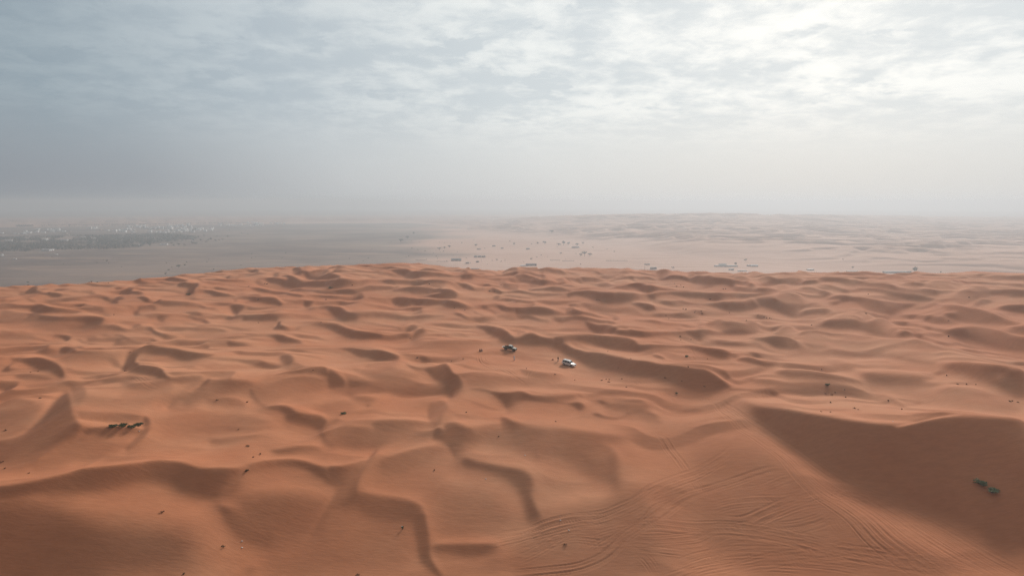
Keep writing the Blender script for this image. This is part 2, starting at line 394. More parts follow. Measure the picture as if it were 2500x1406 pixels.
A 1 3 70,620 200,625 280,612 360,618 430,650 480,690 495,730 490,765 440,745 400,720 330,700 260,680 180,655 100,640
A 1 2.5 950,660 980,600 1020,570 1060,545 1110,518 1180,522 1260,535 1400,555 1560,590 1660,570 1600,600 1480,630 1390,635 1340,605 1260,590 1180,580 1080,575 1030,610 1045,640 1060,665 1160,675 1240,680 1260,720 1310,765 1370,780 1400,800 1330,790 1240,765 1200,740 1080,735 1000,715 940,690
A .7 2 1390,480 1480,485 1560,500 1600,520 1500,505 1420,490
A .6 1 1560,610 1620,608 1650,620
A .6 2 580,770 740,740 920,710 960,712 860,740 720,760
A .8 5 1890,855 1960,830 1990,850 1965,900 1980,950 2060,975 2180,965 2240,990 2265,1020 2340,1035 2500,1045 2500,1200 2430,1160 2330,1130 2220,1100 2160,1090 2190,1060 2150,1020 2060,1010 1990,975 1930,940 1900,900
A .35 4 1180,995 1240,950 1330,885 1440,835 1550,765 1590,740 1530,810 1420,870 1320,930
A .45 6 1540,800 1560,750 1640,770 1900,790 1960,830 1880,850 1700,850 1600,845
A .8 3 2000,740 2060,720 2200,695 2400,675 2500,672 2500,770 2440,745 2370,735 2250,740 2100,745
A .8 4 2130,620 2150,590 2210,580 2250,610 2230,650 2180,665 2140,640
A .8 3 1280,765 1340,755 1420,740 1570,740 1500,790 1400,805 1330,800
A .5 14 0,950 200,930 400,930 350,1010 250,1100 100,1180 0,1200
A .85 7 410,930 470,870 530,840 545,900 560,1000 600,1090 640,1150 560,1210 460,1270 350,1330 250,1390 150,1420 0,1440 0,1250 150,1200 280,1100 360,1010
A .6 5 620,1160 760,1150 840,1140 1100,1165 1060,1190 900,1200 740,1200
A .7 3 1100,1045 1130,1060 1160,1100 1140,1160 1100,1210 1060,1245 1090,1180 1110,1120
A .5 6 1060,1250 960,1310 840,1360 700,1406 500,1406 700,1330 900,1260
D .9 30 0,850 250,800 450,800 560,900 700,1000 1000,1000 1300,1000 1480,1050 1500,1200 1450,1430 0,1500 -300,1500 -300,850
D 1 40 0,900 300,1050 800,1150 900,1500 -300,1500 -300,900
D .95 6 -100,750 0,740 200,725 330,700 480,660 590,605 720,600 880,590 1050,570 1120,545 1200,540 1300,545 1400,560 1480,590 1560,615 1700,620 1750,640 1700,760 1640,860 1500,800 1380,760 1300,710 1220,700 1100,700 940,740 760,790 560,790 440,790 250,800 0,850 -100,850
D .6 9 1290,700 1400,760 1600,860 1750,900 1950,1000 2100,1100 2050,1200 1980,1190 1850,1150 1700,1050 1650,900 1500,820
D .7 6 1880,580 2000,560 2200,545 2340,560 2480,600 2480,690 2380,620 2300,590 2180,580 2050,590 1950,610
D .5 6 2350,1140 2440,1040 2467,980 2467,1100 2400,1150 2300,1200 2200,1230
D .5 10 1880,1330 1930,1340 1900,1406 1840,1406
E -.6 5 0,470 200,450 400,430 600,360 870,290 860,310 600,390 420,450 350,480 200,560 0,570
E .8 6 0,580 100,590 200,560 300,510 260,600 240,650 180,700 60,770 30,700 0,640
E .7 9 0,980 40,900 60,780 120,760 250,770 400,800 560,840 640,860 660,900 640,960 560,1000 450,1000 350,970 240,940 150,880 100,870
E .62 5 640,950 680,930 740,930 750,1000 770,1100 770,1200 780,1270 820,1340 880,1420 840,1430 760,1360 700,1300 680,1240 670,1150 640,1050
E .7 7 860,340 880,250 960,245 1010,270 1060,300 1200,330 1300,250 1310,330 1400,390 1480,430 1300,390 1150,390 1050,430 1010,480 960,530 960,480 920,430 880,400
E .6 4 800,290 870,300 900,370 950,440 990,500 960,540 930,470 860,400 790,380
E .75 5 1300,220 1320,200 1420,260 1560,300 1650,320 1640,370 1560,390 1500,450 1490,480 1460,420 1380,390 1310,340
E .78 9 980,560 1040,500 1080,530 1200,560 1340,580 1480,600 1540,640 1560,720 1540,780 1560,860 1590,940 1610,980 1590,1005 1540,1000 1500,960 1480,900 1460,820 1420,740 1360,690 1280,660 1150,620 1040,600
E .6 4 1560,470 1600,490 1590,540 1570,540
E .75 10 1700,370 1850,380 2000,400 2100,420 2180,460 2200,560 2190,650 2200,740 2150,760 2120,720 2050,690 1960,640 1900,560 1850,480 1780,420
E .45 12 1650,290 1850,310 2000,330 2200,340 2300,380 2200,420 2050,400 1850,370 1700,350
E .6 8 780,1180 950,1160 1200,1160 1300,1180 1250,1240 1100,1270 900,1240 800,1240
E -.5 4 1300,1120 1450,1060 1590,1010 1600,1025 1480,1090 1330,1140 1200,1130
E -.5 4 620,830 760,770 880,690 960,600 970,620 880,720 760,800 640,850
E .8 1.5 290,155 350,115 360,130 320,160
B 1 2 0,530 100,545 240,560 300,575 380,555 460,565 540,590 560,610 520,635 420,630 320,605 240,605 180,575 80,545
B .9 3 580,645 660,680 740,705 820,670 900,645 940,680 960,730 1010,740 1040,790 1040,830 1000,870 930,930 930,860 920,800 860,795 790,765 750,710 660,700
B .4 2 900,640 960,615 1060,590 1130,585 1000,620 930,650
B .9 4 0,700 60,710 120,760 145,800 130,835 40,850 0,855
B .9 3 1050,855 1140,845 1260,870 1380,890 1480,860 1560,905 1680,920 1800,960 1880,960 1960,1000 1920,1020 1880,980 1760,955 1620,950 1500,930 1440,950 1400,990 1360,1010 1350,960 1280,900 1180,865
B .4 8 150,880 250,900 330,900 400,940 350,970 250,960 180,930
B .5 4 880,1000 880,1050 860,1100 780,1130 800,1060
B 1 3 1110,375 1200,368 1270,370 1330,388 1400,440 1440,485 1540,430 1570,430 1640,470 1700,480 1760,500 1770,530 1830,545 1880,620 1780,570 1700,525 1600,515 1470,515 1380,505 1330,490 1250,440 1180,395
B .9 3 1700,480 1800,462 1950,450 2120,450 2300,475 2380,500 2350,560 2290,570 2180,565 2050,530 1950,500 1850,495 1780,510
6 .9 3 0,45 150,45 350,60 480,90 640,110 780,125 950,120 1150,130 1280,150 1420,130 1540,150 1680,185 1850,200 1960,250 1890,270 1850,320 1740,280 1600,240 1440,190 1380,170 1250,170 1100,160 950,170 860,205 740,215 600,208 520,190 440,150 300,100 150,85 0,80
6 1 3 -250,20 -200,50 -100,120 0,190 80,200 160,230 330,235 450,265 620,290 780,320 950,345 1100,400 1260,405 1400,425 1520,430 1620,430 1720,480 1800,540 1880,610 1950,660 1880,650 1740,690 1620,720 1530,705 1420,680 1300,630 1200,590 1100,530 950,500 800,490 700,460 500,450 350,420 220,410 120,350 0,290 -130,190
6 .9 1 950,255 1050,260 1110,280 1130,300 1060,300 990,275
6 1 2 1700,30 1850,45 2000,75 2230,95 2080,108 1950,85 1820,60
6 .95 2 1960,310 2050,290 2130,280 2220,300 2300,330 2400,325 2500,310 2500,360 2400,375 2280,370 2180,350 2060,320
6 .45 5 130,760 250,705 420,680 600,685 700,700 560,720 350,730 200,750
6 .9 1.5 260,795 350,800 420,840 500,870 490,885 430,875 350,840
6 .9 1.5 580,810 680,795 760,790 840,800 890,822 800,830 680,820
6 .7 2 20,730 100,725 120,745 60,755
6 .8 2 0,830 110,835 150,870 110,910 60,880 0,850
6 .9 2 210,970 300,955 350,985 450,1010 560,1015 640,980 650,940 720,940 650,990 560,1025 440,1022 320,1000
6 .6 6 640,930 820,900 960,950 1080,1010 1020,1020 880,980 720,965
C 1 2 0,540 100,560 200,580 270,600 230,638 150,610 60,580 0,560
C .95 3 800,510 950,515 1120,500 1300,500 1450,520 1600,525 1750,540 1830,565 1860,590 1800,610 1700,590 1600,565 1450,548 1280,540 1100,540 960,540 860,530
C .6 5 570,715 700,705 850,715 1000,740 1100,750 1200,770 1280,780 1200,770 1000,770 850,760 700,745 620,730
C .8 4 1000,640 1100,645 1200,665 1270,690 1300,680 1400,665 1600,670 1800,690 1850,720 1720,740 1900,760 1800,800 1600,800 1450,790 1360,780 1370,830 1420,850 1360,840 1320,790 1280,750 1250,700 1180,675 1080,660
C .9 4 1870,600 1950,585 2060,590 2150,620 2280,660 2400,690 2390,710 2540,705 2540,930 2420,900 2340,860 2300,840 2200,780 2100,730 2000,680 1900,640
C .4 4 2250,740 2380,720 2350,780 2270,760
C .8 3 1440,870 1500,890 1560,920 1610,950 1600,970 1540,950 1480,910
C 1 7 260,880 340,930 420,960 520,990 620,990 750,1015 850,1045 1000,1070 1200,1105 1400,1130 1500,1132 1620,1110 1720,1070 1850,1045 2000,1045 2200,1065 2350,1090 2560,1105 2560,1700 2420,1680 2300,1640 2160,1570 2000,1500 1850,1440 1760,1400 1600,1340 1480,1290 1350,1250 1220,1180 1100,1120 950,1406
F 1 8 160,60 300,130 450,180 600,160 900,200 1500,290 1800,200 2560,240 2560,1270 2467,1260 2300,1200 2150,1150 2000,1050 1850,980 1760,930 1640,860 1480,780 1300,710 1150,670 1000,590 850,490 700,400 520,290 380,190
F .3 14 0,300 400,330 700,560 1000,800 1300,1000 1700,1200 2100,1406 0,1406
P .2 9 170,935 300,925 420,940 430,962 250,980 180,972
P .25 10 380,1010 560,1000 680,1030 640,1052 500,1062 370,1055
P .35 8 830,1030 900,1045 1000,1045 1060,1062 980,1085 900,1105 830,1095 800,1060
P .22 16 900,1150 1000,1110 1090,1140 1080,1200 980,1230 900,1210
P .25 22 830,1200 1000,1230 1010,1406 820,1406 600,1406 700,1300
P .2 16 1560,1040 1700,1020 1850,1060 1900,1100 1750,1110 1600,1090
P .28 6 1110,905 1250,925 1400,915 1330,945 1200,955 1130,945
P .28 8 1000,832 1120,838 1230,850 1150,868 1020,858
P .3 8 620,950 760,925 820,950 700,985 640,985
P .25 7 900,880 980,900 1040,925 960,935 880,915
P .3 12 1340,1070 1450,1080 1490,1120 1480,1180 1400,1150
P .25 14 1060,1250 1200,1230 1290,1270 1200,1300 1080,1320
P .25 6 50,780 200,790 330,800 260,815 100,812
P .2 7 380,790 520,800 620,812 520,828 420,818
P .3 7 90,860 250,862 320,876 240,892 120,885
P .25 8 1480,960 1560,975 1620,985 1560,1000 1500,992
P .3 9 1900,820 2000,832 2100,845 2060,860 1940,850
P .3 9 2080,870 2250,862 2300,880 2240,905 2120,900
P .3 10 2150,925 2400,960 2500,985 2500,1010 2350,990 2200,960
P .2 12 0,1130 140,1090 300,1050 340,1080 200,1130 60,1165
H .35 3 0,270 100,290 200,300 190,330 80,350 0,345
H .35 3 0,370 60,380 150,400 200,410 120,420 0,415
H .3 2 880,335 1010,345 1100,352 1000,356 900,345
H .6 2 900,365 1000,358 1120,370 1080,378 950,375
H .45 2 960,425 1050,425 1170,435 1100,440 1000,436
H -.5 1.5 700,440 900,398 910,404 720,450
H .6 1.5 320,470 420,485 560,495 420,498 340,490
H .7 2 300,455 350,450 380,470 330,490 300,480
H .7 1.5 0,500 20,515 0,520
H .3 8 360,680 500,700 700,690 780,690 740,740 600,760 450,750 380,720
H .35 6 900,670 1050,650 1200,660 1230,700 1150,690 1000,700 900,760 880,700
H .4 4 1240,640 1330,600 1450,590 1300,640 1250,700 1230,690
H .25 8 1700,700 1760,770 1650,800 1500,770 1600,720
H .4 5 2150,800 2200,760 2170,700 2080,740 2100,850 2150,850
H .3 6 2300,850 2440,830 2500,850 2500,960 2400,940 2330,900
H .45 4 1560,870 1650,800 1660,850 1640,950 1580,940
H .7 1.5 1780,740 1830,740 1810,760
H -.5 1.5 1280,590 1500,550 1800,525 1960,525 1800,535 1500,562 1290,605
H -.4 1.5 2480,455 2340,470 2200,520 2080,545 2085,535 2200,508 2340,460
H .4 2 2100,545 2230,515 2330,498 2260,520 2180,540
H .5 2 2060,400 2090,380 2070,370 2000,410 2010,440
H .3 3 2080,400 2250,395 2400,400 2250,410 2100,412
H .3 3 2060,440 2250,430 2450,450 2300,460 2100,452
I .65 4 1270,575 1400,570 1550,585 1700,605 1740,625 1600,615 1450,605 1330,600
I .5 2 1420,400 1480,410 1560,425 1500,435 1430,425
I .35 4 1520,500 1650,510 1700,550 1650,545 1560,520
I .3 5 1900,480 2050,470 2100,500 2000,530 1850,520
I .3 7 2000,640 2200,620 2400,700 2250,690 2100,670
I .35 12 0,830 100,830 260,870 380,900 500,960 520,1000 0,1000
I .3 4 600,780 700,790 730,830 650,820
I -.4 3 1860,845 2050,795 2200,770 2200,780 2060,803 1880,850
J .8 4 840,340 1040,280 1180,300 1230,260 1400,240 1520,260 1600,320 1650,400 1560,330 1480,285 1350,285 1250,310 1200,330 1150,400 1100,440 1000,430 900,400
J .45 16 1150,400 1400,400 1620,420 1600,500 1500,620 1380,660 1290,665 1180,640 1130,540
J .8 3 1600,320 1700,290 1740,300 1650,390
J .6 4 1640,400 1760,280 1800,230 1850,190 1830,240 1760,330 1740,420 1700,480 1640,490 1560,590 1500,650 1560,540
J .5 8 1740,420 1900,430 2000,440 2080,480 2050,540 1950,560 1850,540 1760,520
J -.5 2 820,190 1100,140 1340,100 1380,80 1350,105 1120,150 860,205
J -.5 2 400,280 600,210 700,150 740,100 730,150 640,215 450,275
J .65 2 700,30 740,60 735,110 690,170 600,220 640,160 700,110
J .55 3 400,100 540,90 700,95 700,120 560,140 420,130
J .35 6 120,290 360,140 420,120 600,180 560,220 400,240 250,290
J -.4 2 180,245 360,150 400,110 410,125 370,160 200,255
J .35 4 1050,90 1300,90 1370,80 1300,105 1150,110
J .35 3 1560,100 1650,30 1660,60 1650,180 1600,150
H -.5 2 340,640 480,602 620,592 760,598 620,602 480,614
H -.4 2 1015,595 1000,650 900,700 800,760 790,750 880,690 985,640
H .6 3 1020,600 1030,640 960,690 880,730 800,768 860,705 960,662
H -.4 2 1290,745 1450,700 1600,665 1690,655 1600,675 1450,712 1300,755
H -.35 2 1560,870 1700,800 1840,730 1950,640 1955,650 1850,742 1710,812 1580,880
H .45 4 1000,610 1120,640 1250,650 1290,610 1230,670 1100,665
H .5 3 1250,690 1330,640 1400,610 1500,600 1620,640 1500,625 1400,640 1310,680 1270,720
H .4 4 340,630 420,640 420,700 380,760 350,700
H .4 4 560,600 700,640 800,600 870,640 760,680 620,660
H .35 4 1700,560 1800,570 1950,600 2080,640 1950,640 1800,610
H .4 4 1100,700 1200,720 1200,760 1100,750 980,730
H .5 3 60,600 160,590 280,610 200,620 100,620
H .4 4 1900,850 2050,870 2140,860 2100,900 1950,900
H .4 5 0,720 60,700 150,710 180,740 60,760 0,770
J .4 5 1000,150 1180,120 1300,120 1180,160 1050,180
J .45 5 1800,60 1950,50 2100,60 2140,80 2000,110 1850,120
J .45 6 1300,200 1500,170 1600,200 1480,220 1350,225
J .4 6 1860,240 2000,200 2130,170 2190,200 2080,280 1920,330 1840,300
J .3 20 2080,360 2300,340 2480,400 2480,560 2300,600 2150,540
J .3 14 1300,700 1480,690 1650,640 1700,720 1500,800 1300,812
I .45 4 60,690 200,700 340,690 300,720 150,725
I .4 5 420,720 560,740 700,740 640,780 480,770
I .4 4 720,650 900,690 1000,690 900,720 760,700
I .4 4 1150,610 1300,620 1450,640 1300,650 1180,640
I .4 4 30,560 150,590 260,590 180,620 60,600
E .3 14 1500,1010 2000,800 2467,700 2467,1500 1300,1500
"""


def blur1(a, s, axis):
    k = max(1, int(round(s * 3)))
    x = np.arange(-k, k + 1)
    w = np.exp(-0.5 * (x / max(s, 1e-3)) ** 2)
    w /= w.sum()
    pad = [(0, 0)] * a.ndim
    pad[axis] = (k, k)
    p = np.pad(a, pad, mode='edge')
    out = np.zeros_like(a)
    n = a.shape[axis]
    for i, wi in enumerate(w):
        sl_ = [slice(None)] * a.ndim
        sl_[axis] = slice(i, i + n)
        out += wi * p[tuple(sl_)]
    return out


def blur(a, s):
    return blur1(blur1(a, s, 0), s, 1)


# tone sheet at half of the photograph's resolution, margins included
SX, SY, SS = -60, 620, 1.25
SWD, SHT = 2096, 680
tone = np.zeros((SHT, SWD), np.float32)


def smooth_poly(P, n=3):
    """rounds a closed outline by corner cutting, keeping acute tips"""
    P = np.array(P, float)
    for _ in range(n - 1):
        Q = np.roll(P, -1, 0)
        a = P * 0.75 + Q * 0.25
        b = P * 0.25 + Q * 0.75
        P = np.stack([a, b], 1).reshape(-1, 2)
    return P


def fill_poly(P, x0, y0, w, h):
    ys = np.arange(h) + y0 + 0.5
    acc = np.zeros((h, w), np.float32)
    n = len(P)
    for j, y in enumerate(ys):
        xs = []
        for i in range(n):
            ax, ay = P[i]
            bx, by = P[(i + 1) % n]
            if (ay <= y < by) or (by <= y < ay):
                xs.append(ax + (y - ay) / (by - ay) * (bx - ax))
        xs.sort()
        for a, b in zip(xs[::2], xs[1::2]):
            ia, ib = a - x0, b - x0
            i0, i1 = int(math.floor(ia)), int(math.floor(ib))
            if i1 < 0 or i0 >= w:
                continue
            if i0 == i1:
                if 0 <= i0 < w:
                    acc[j, i0] += ib - ia
                continue
            if 0 <= i0 < w:
                acc[j, i0] += 1 - (ia - i0)
            if 0 <= i1 < w:
                acc[j, i1] += ib - i1
            acc[j, max(0, i0 + 1):max(0, min(w, i1))] += 1
    return np.clip(acc, 0, 1)


for line in FACES.strip().splitlines():
    q = line.split()
    ox, oy, sc_ = ZON[q[0]]
    tn, sf = float(q[1]), float(q[2])
    if sf <= 12 and q[0] in 'ABDEHIJ6P':
        sf *= 0.62                                # crests are crisp, their foot softens further on
    if 0.2 < tn < 0.65:
        tn = min(0.75, tn * 1.3)
    P = [tuple(float(c) for c in s.split(',')) for s in q[3:]]
    if q[0] in '12345':        # outlines cut by the border of their zone run on a little
        P = [(a - 18 if a <= 0 and q[0] != '1' else (a - 400 if a <= 0 else (a + 18 if a >= 2500 and q[0] != '5' else (a + 400 if a >= 2500 else a))), b) for a, b in P]
    elif q[0] in 'ADF':
        P = [(a - 130 if a <= 0 and q[0] in 'AD' else (a + 130 if a >= 2467 and q[0] == 'F' else a), b) for a, b in P]
    P = smooth_poly([((ox + a / sc_ - SX) / SS, (oy + b / sc_ - SY) / SS) for a, b in P], 2)
    sg = max(0.6, sf / SS * 1.15) if sf > 2 else 0.7 * sf
    m = int(3 * sg + 3)
    x0, x1 = max(0, int(P[:, 0].min()) - m), min(SWD, int(P[:, 0].max()) + m + 1)
    y0, y1 = max(0, int(P[:, 1].min()) - m), min(SHT, int(P[:, 1].max()) + m + 1)
    if x1 <= x0 or y1 <= y0:
        continue
    M = blur(fill_poly(P, x0, y0, x1 - x0, y1 - y0), sg)
    T_ = tone[y0:y1, x0:x1]
    if 0 < tn < 0.99:
        tone[y0:y1, x0:x1] = np.maximum(T_ * (1 - 0.3 * M), T_ * (1 - M) + tn * M) if tn < 0.65 else np.maximum(T_, T_ * (1 - M) + tn * M)
    else:
        tone[y0:y1, x0:x1] = T_ * (1 - M) + tn * M


# crests catch the light just behind the edge, toes run out softly into the hollow
up = np.roll(blur(np.clip(tone, 0, 1), 2.4), -5, 0)
dn = np.roll(blur(np.clip(tone, 0, 1), 4.8), 6, 0)
dn2 = np.roll(blur(np.clip(tone, 0, 1), 12.0), 16, 0)
tone = tone + np.where(tone < 0.55, 0.30 * np.clip(dn - tone, 0, 1) + 0.28 * np.clip(dn2 - tone, 0, 1), 0)
up2 = np.roll(blur(np.clip(tone, 0, 1), 6.0), -15, 0)
up2[:150] = 0
tone = tone - 0.85 * np.clip(up - np.maximum(tone, 0), 0, 1) - 0.45 * np.clip(up2 - np.maximum(tone, 0), 0, 1)


def vnoise(x, y, seed):
    """tileless value noise with smooth interpolation, vectorised"""
    xi, yi = np.floor(x).astype(np.int64), np.floor(y).astype(np.int64)
    fx, fy = x - xi, y - yi
    fx, fy = fx * fx * (3 - 2 * fx), fy * fy * (3 - 2 * fy)

    def hsh(a, b):
        n = (a * 374761393 + b * 668265263 + seed * 1442695041) & 0xFFFFFFFF
        n = ((n ^ (n >> 13)) * 1274126177) & 0xFFFFFFFF
        return ((n ^ (n >> 16)) & 0xFFFF) / 65535.0
    a, b = hsh(xi, yi), hsh(xi + 1, yi)
    c, d_ = hsh(xi, yi + 1), hsh(xi + 1, yi + 1)
    return (a * (1 - fx) + b * fx) * (1 - fy) + (c * (1 - fx) + d_ * fx) * fy


def fbm(x, y, seed, octs=4):
    s, a, t = 0, 1.0, 0
    for i in range(octs):
        s = s + a * (vnoise(x * 2 ** i, y * 2 ** i, seed + i) - 0.5)
        t += a
        a *= 0.5
    return s / t


def sample(img, x, y):
    x = np.clip(x, 0, img.shape[1] - 1.001)
    y = np.clip(y, 0, img.shape[0] - 1.001)
    xi, yi = x.astype(int), y.astype(int)
    fx, fy = x - xi, y - yi
    return (img[yi, xi] * (1 - fx) + img[yi, xi + 1] * fx) * (1 - fy) + (img[yi + 1, xi] * (1 - fx) + img[yi + 1, xi + 1] * fx) * fy


EDGE = np.array([(-80, 704), (0, 700), (100, 696), (200, 692), (320, 684), (430, 673), (600, 655), (760, 650), (900, 645), (1000, 641),
                 (1080, 650), (1200, 662), (1280, 657), (1400, 655), (1500, 655), (1600, 660), (1750, 665), (1900, 667), (2050, 665),
                 (2200, 666), (2330, 668), (2370, 661), (2450, 665), (2600, 668)], float)
TH_MAX = math.radians(38.6)
NTH = 1400
ths = np.linspace(-TH_MAX, TH_MAX, NTH)
PH0, PH1 = math.radians(31.0), math.radians(5.0)
NPH = 1000
phs = np.linspace(PH0, PH1, NPH)
cp, spn = math.cos(PITCH), math.sin(PITCH)


def project(th, ph):
    x = np.sin(th) * np.cos(ph)
    y = np.cos(th) * np.cos(ph)
    z = -np.sin(ph) + 0 * th
    f = y * cp - z * spn
    u = y * spn + z * cp
    return 1250 + FPX * x / f, 703 - FPX * u / f


EPS_B, N_RELAX, RLX, S_DARK = 0.09, 8, 0.7, 0.66


def fold(t):
    per = 4 * TH_MAX
    q = np.mod(t + TH_MAX, per)
    return np.where(q > 2 * TH_MAX, per - q, q)      # 0..2*TH_MAX


# the surface seen along every bearing, worked outwards from the nearest sand
FALL, R_FALL = 0.22, 190.0        # the nearest ground falls away towards the viewer
ph = phs[0]
r = np.full(NTH, (CAM_H + FALL * R_FALL) / (math.tan(ph) + FALL))
z = -FALL * (R_FALL - r)
Rm = np.zeros((NPH, NTH))
Zm = np.zeros((NPH, NTH))
r_end = np.full(NTH, np.nan)
for k, ph in enumerate(phs):
    u, v = project(ths, ph)
    t = sample(tone, (u - SX) / SS, (v - SY) / SS)
    tp = math.tan(ph)
    basez = 1.5 * np.sin(r * 0.021 + ths * 3.0) - FALL * np.maximum(0, R_FALL - r)
    wide = max(3, int(14.0 / (float(r.mean()) * (ths[1] - ths[0])) / 2))
    cs = np.cumsum(np.pad(z, (wide + 1, wide), mode='edge'))
    zb = (cs[2 * wide + 1:] - cs[:-2 * wide - 1]) / (2 * wide + 1)
    s_lit = -0.045 + FALL * (r < R_FALL) - (zb - basez) / 75.0 - (z - zb) / 16.0
    und = 0.5 * fbm(r * np.sin(ths) / 16.0, r * np.cos(ths) / 9.0, 7, 2) * 0.16
    s_lit = np.clip(s_lit + und, -0.62 * tp, 0.05 + FALL * (r < R_FALL))
    tt = np.clip(t, 0, 1)
    s = tt * 0.60 + (1 - tt) * s_lit + np.clip(t, -1, 0) * 0.12
    s = np.maximum(s, -0.72 * tp)
    r_new = (CAM_H - z + s * r) / (tp + s)
    z = CAM_H - r_new * tp
    # neighbours along the crest pull on each other
    for _ in range(1):
        zp = np.pad(z, 1, mode='edge')
        z = 0.5 * z + 0.25 * (zp[:-2] + zp[2:])
    r = np.maximum((CAM_H - z) / tp, r + 1e-4)
    z = CAM_H - r * tp
    Rm[k], Zm[k] = r, z
    ev = np.interp(u, EDGE[:, 0], EDGE[:, 1])
    hit = (v <= ev) & np.isnan(r_end)
    r_end[hit] = r[hit]
r_end[np.isnan(r_end)] = np.nanmax(r_end)
r_end = blur1(r_end, 4, 0)

RI = [60.0]
while RI[-1] < 1000:
    q = RI[-1]
    RI.append(q + min(1.35 if q < 640 else 4.0 + (q - 640) * 0.02, max(0.10, q * q / CAM_H * 0.00072)))
RI = np.array(RI)
NR = len(RI)
H = np.zeros((NR, NTH))
for i in range(NTH):
    H[:, i] = np.interp(RI, Rm[:, i], Zm[:, i])

# second pass: the slope towards the sun is what the eye reads as light and shade, so the
# surface is relaxed until that slope agrees with the traced faces, keeping the large relief
GS = 0.4
gx_, gy_ = np.arange(-560, 560, GS), np.arange(40, 740, GS)
GX, GY = np.meshgrid(gx_, gy_)
LAM_L = 68.0
g_r, g_t = np.hypot(GX, GY), np.arctan2(GX, GY)
g_ri = np.interp(g_r, RI, np.arange(NR))
g_ti = (fold(g_t)) / (2 * TH_MAX) * (NTH - 1)


def fblur(a, s):
    ny, nx = a.shape
    p = np.pad(a, ((0, 160), (0, 160)), mode='edge')
    ky = np.fft.fftfreq(p.shape[0]) * 2 * np.pi
    kx = np.fft.rfftfreq(p.shape[1]) * 2 * np.pi
    f = np.fft.rfft2(p) * np.exp(-0.5 * s * s * (ky[:, None] ** 2 + kx[None] ** 2))
    return np.fft.irfft2(f, p.shape)[:ny, :nx]


Hg = sample(H, g_ti, g_ri)
fall_g = -FALL * np.maximum(0, R_FALL - g_r)
Bg = 0.6 * fblur(np.clip(Hg - fall_g, -5, 6), 30.0 / GS) + fblur(fall_g, 12 / GS)
Hg = fblur(Hg, 1.0 / GS)
ax_, ay_ = math.sin(SUN_AZ), math.cos(SUN_AZ)
ny_, nx_ = Hg.shape
kyy = (np.fft.fftfreq(ny_, GS) * 2 * np.pi)[:, None]
kxx = (np.fft.rfftfreq(nx_, GS) * 2 * np.pi)[None]
ka = kxx * ax_ + kyy * ay_
kb = -kxx * ay_ + kyy * ax_
LAM = 1 / LAM_L ** 2
DEN = ka ** 2 + EPS_B * kb ** 2 + LAM
und_g = 0.14 * fbm(GX / 22.0, GY / 11.0, 7, 3)
# smaller dunes of the same wind fill the ground between the traced ones
wa, wb = GX * ax_ + GY * ay_, -GX * ay_ + GY * ax_


def train(lam, lb, seed, steep, wob):
    w_ = wa / lam + wob * fbm(wa / (lam * 2.4), wb / lb, seed, 3) * 2 + wb / (lb * 3.0)
    f_ = w_ - np.floor(w_)
    q = np.clip(f_ / 0.09, 0, 1) * np.clip((0.25 - f_) / 0.025, 0, 1)
    q = q * q * (3 - 2 * q)
    a_ = np.clip(vnoise(wa / (lam * 1.3), wb / (lb * 0.8), seed + 9) * 2.5 - 0.55, 0, 1)
    return a_ * (steep * q - steep * 0.19 * (1 - q))


proc = train(30.0, 34.0, 201, 0.52, 1.0) + train(14.0, 20.0, 301, 0.42, 1.1) * np.clip((g_r - 130) / 120, 0.35, 1)
proc = proc * np.clip((g_r - 135) / 60, 0.15, 1) * (1 - 0.85 * np.exp(-((GX - 12) ** 2 + (GY - 225) ** 2) / 30.0 ** 2)) * np.clip((660 - g_r) / 90, 0, 1)
tone_b = blur(np.clip(tone, 0, 1), 5.0)
for it in range(N_RELAX):
    zc = Hg - CAM_H
    fw = GY * cp - zc * spn
    uu = 1250 + FPX * GX / fw
    vv = 703 - FPX * (GY * spn + zc * cp) / fw
    t = sample(tone, (uu - SX) / SS, (vv - SY) / SS)
    tp = -zc / g_r
    lit = np.maximum(-0.045 + und_g, -0.62 * tp)
    tt = np.clip(t, 0, 1)
    tb = sample(tone_b, (uu - SX) / SS, (vv - SY) / SS)
    low = 0.14 * np.clip((vv - 1080) / 260, 0, 1)          # the near ground falls away towards the viewer
    pr = proc * np.clip(1 - tb * 2.6, 0, 1)
    pr = np.maximum(pr, -0.55 * tp - lit)
    sg_ = tt * S_DARK + (1 - tt) * (lit + pr + low) + np.clip(t, -1, 0) * 0.34
    F = (-1j * ka * np.fft.rfft2(sg_) + LAM * np.fft.rfft2(Bg)) / DEN
    Hn = np.fft.irfft2(F, (ny_, nx_))
    Hg = Hg * (1 - RLX) + Hn * RLX
mask_g = np.clip((g_r - 62) / 10, 0, 1)
gxi = (RI[:, None] * np.sin(ths)[None] - gx_[0]) / GS
gyi = (RI[:, None] * np.cos(ths)[None] - gy_[0]) / GS
Hnew = sample(Hg, gxi, gyi)
wq = np.clip((RI - 64) / 14, 0, 1)[:, None] * np.clip((700 - RI) / 20, 0, 1)[:, None]
H = H * (1 - wq) + Hnew * wq
PH_ = np.arctan2(CAM_H - H, RI[:, None])
e_u, e_v = project(np.tile(ths, (NR, 1)), PH_)
inside = (e_v > np.interp(e_u, EDGE[:, 0], EDGE[:, 1])) & (RI[:, None] < 645)
r_end = np.array([RI[np.nonzero(inside[:, i])[0][-1]] for i in range(NTH)])
r_end = np.minimum(r_end, blur1(r_end, 12, 0) + 12)
r_end = blur1(r_end, 7, 0)
ze = np.array([np.interp(r_end[i], RI, H[:, i]) for i in range(NTH)])
H = blur1(blur1(H, 0.8, 0), 1.3, 1)
over = RI[:, None] - r_end[None, :]
fall = ze[None, :] - 0.012 * np.minimum(over, 25) ** 2 - 0.45 * np.maximum(over - 25, 0)
H = np.where(over > 0, np.minimum(fall, H + 0 * fall), H)
H = np.where(over > 0, fall, H)
H = np.maximum(H, PLAIN_Z - 14)
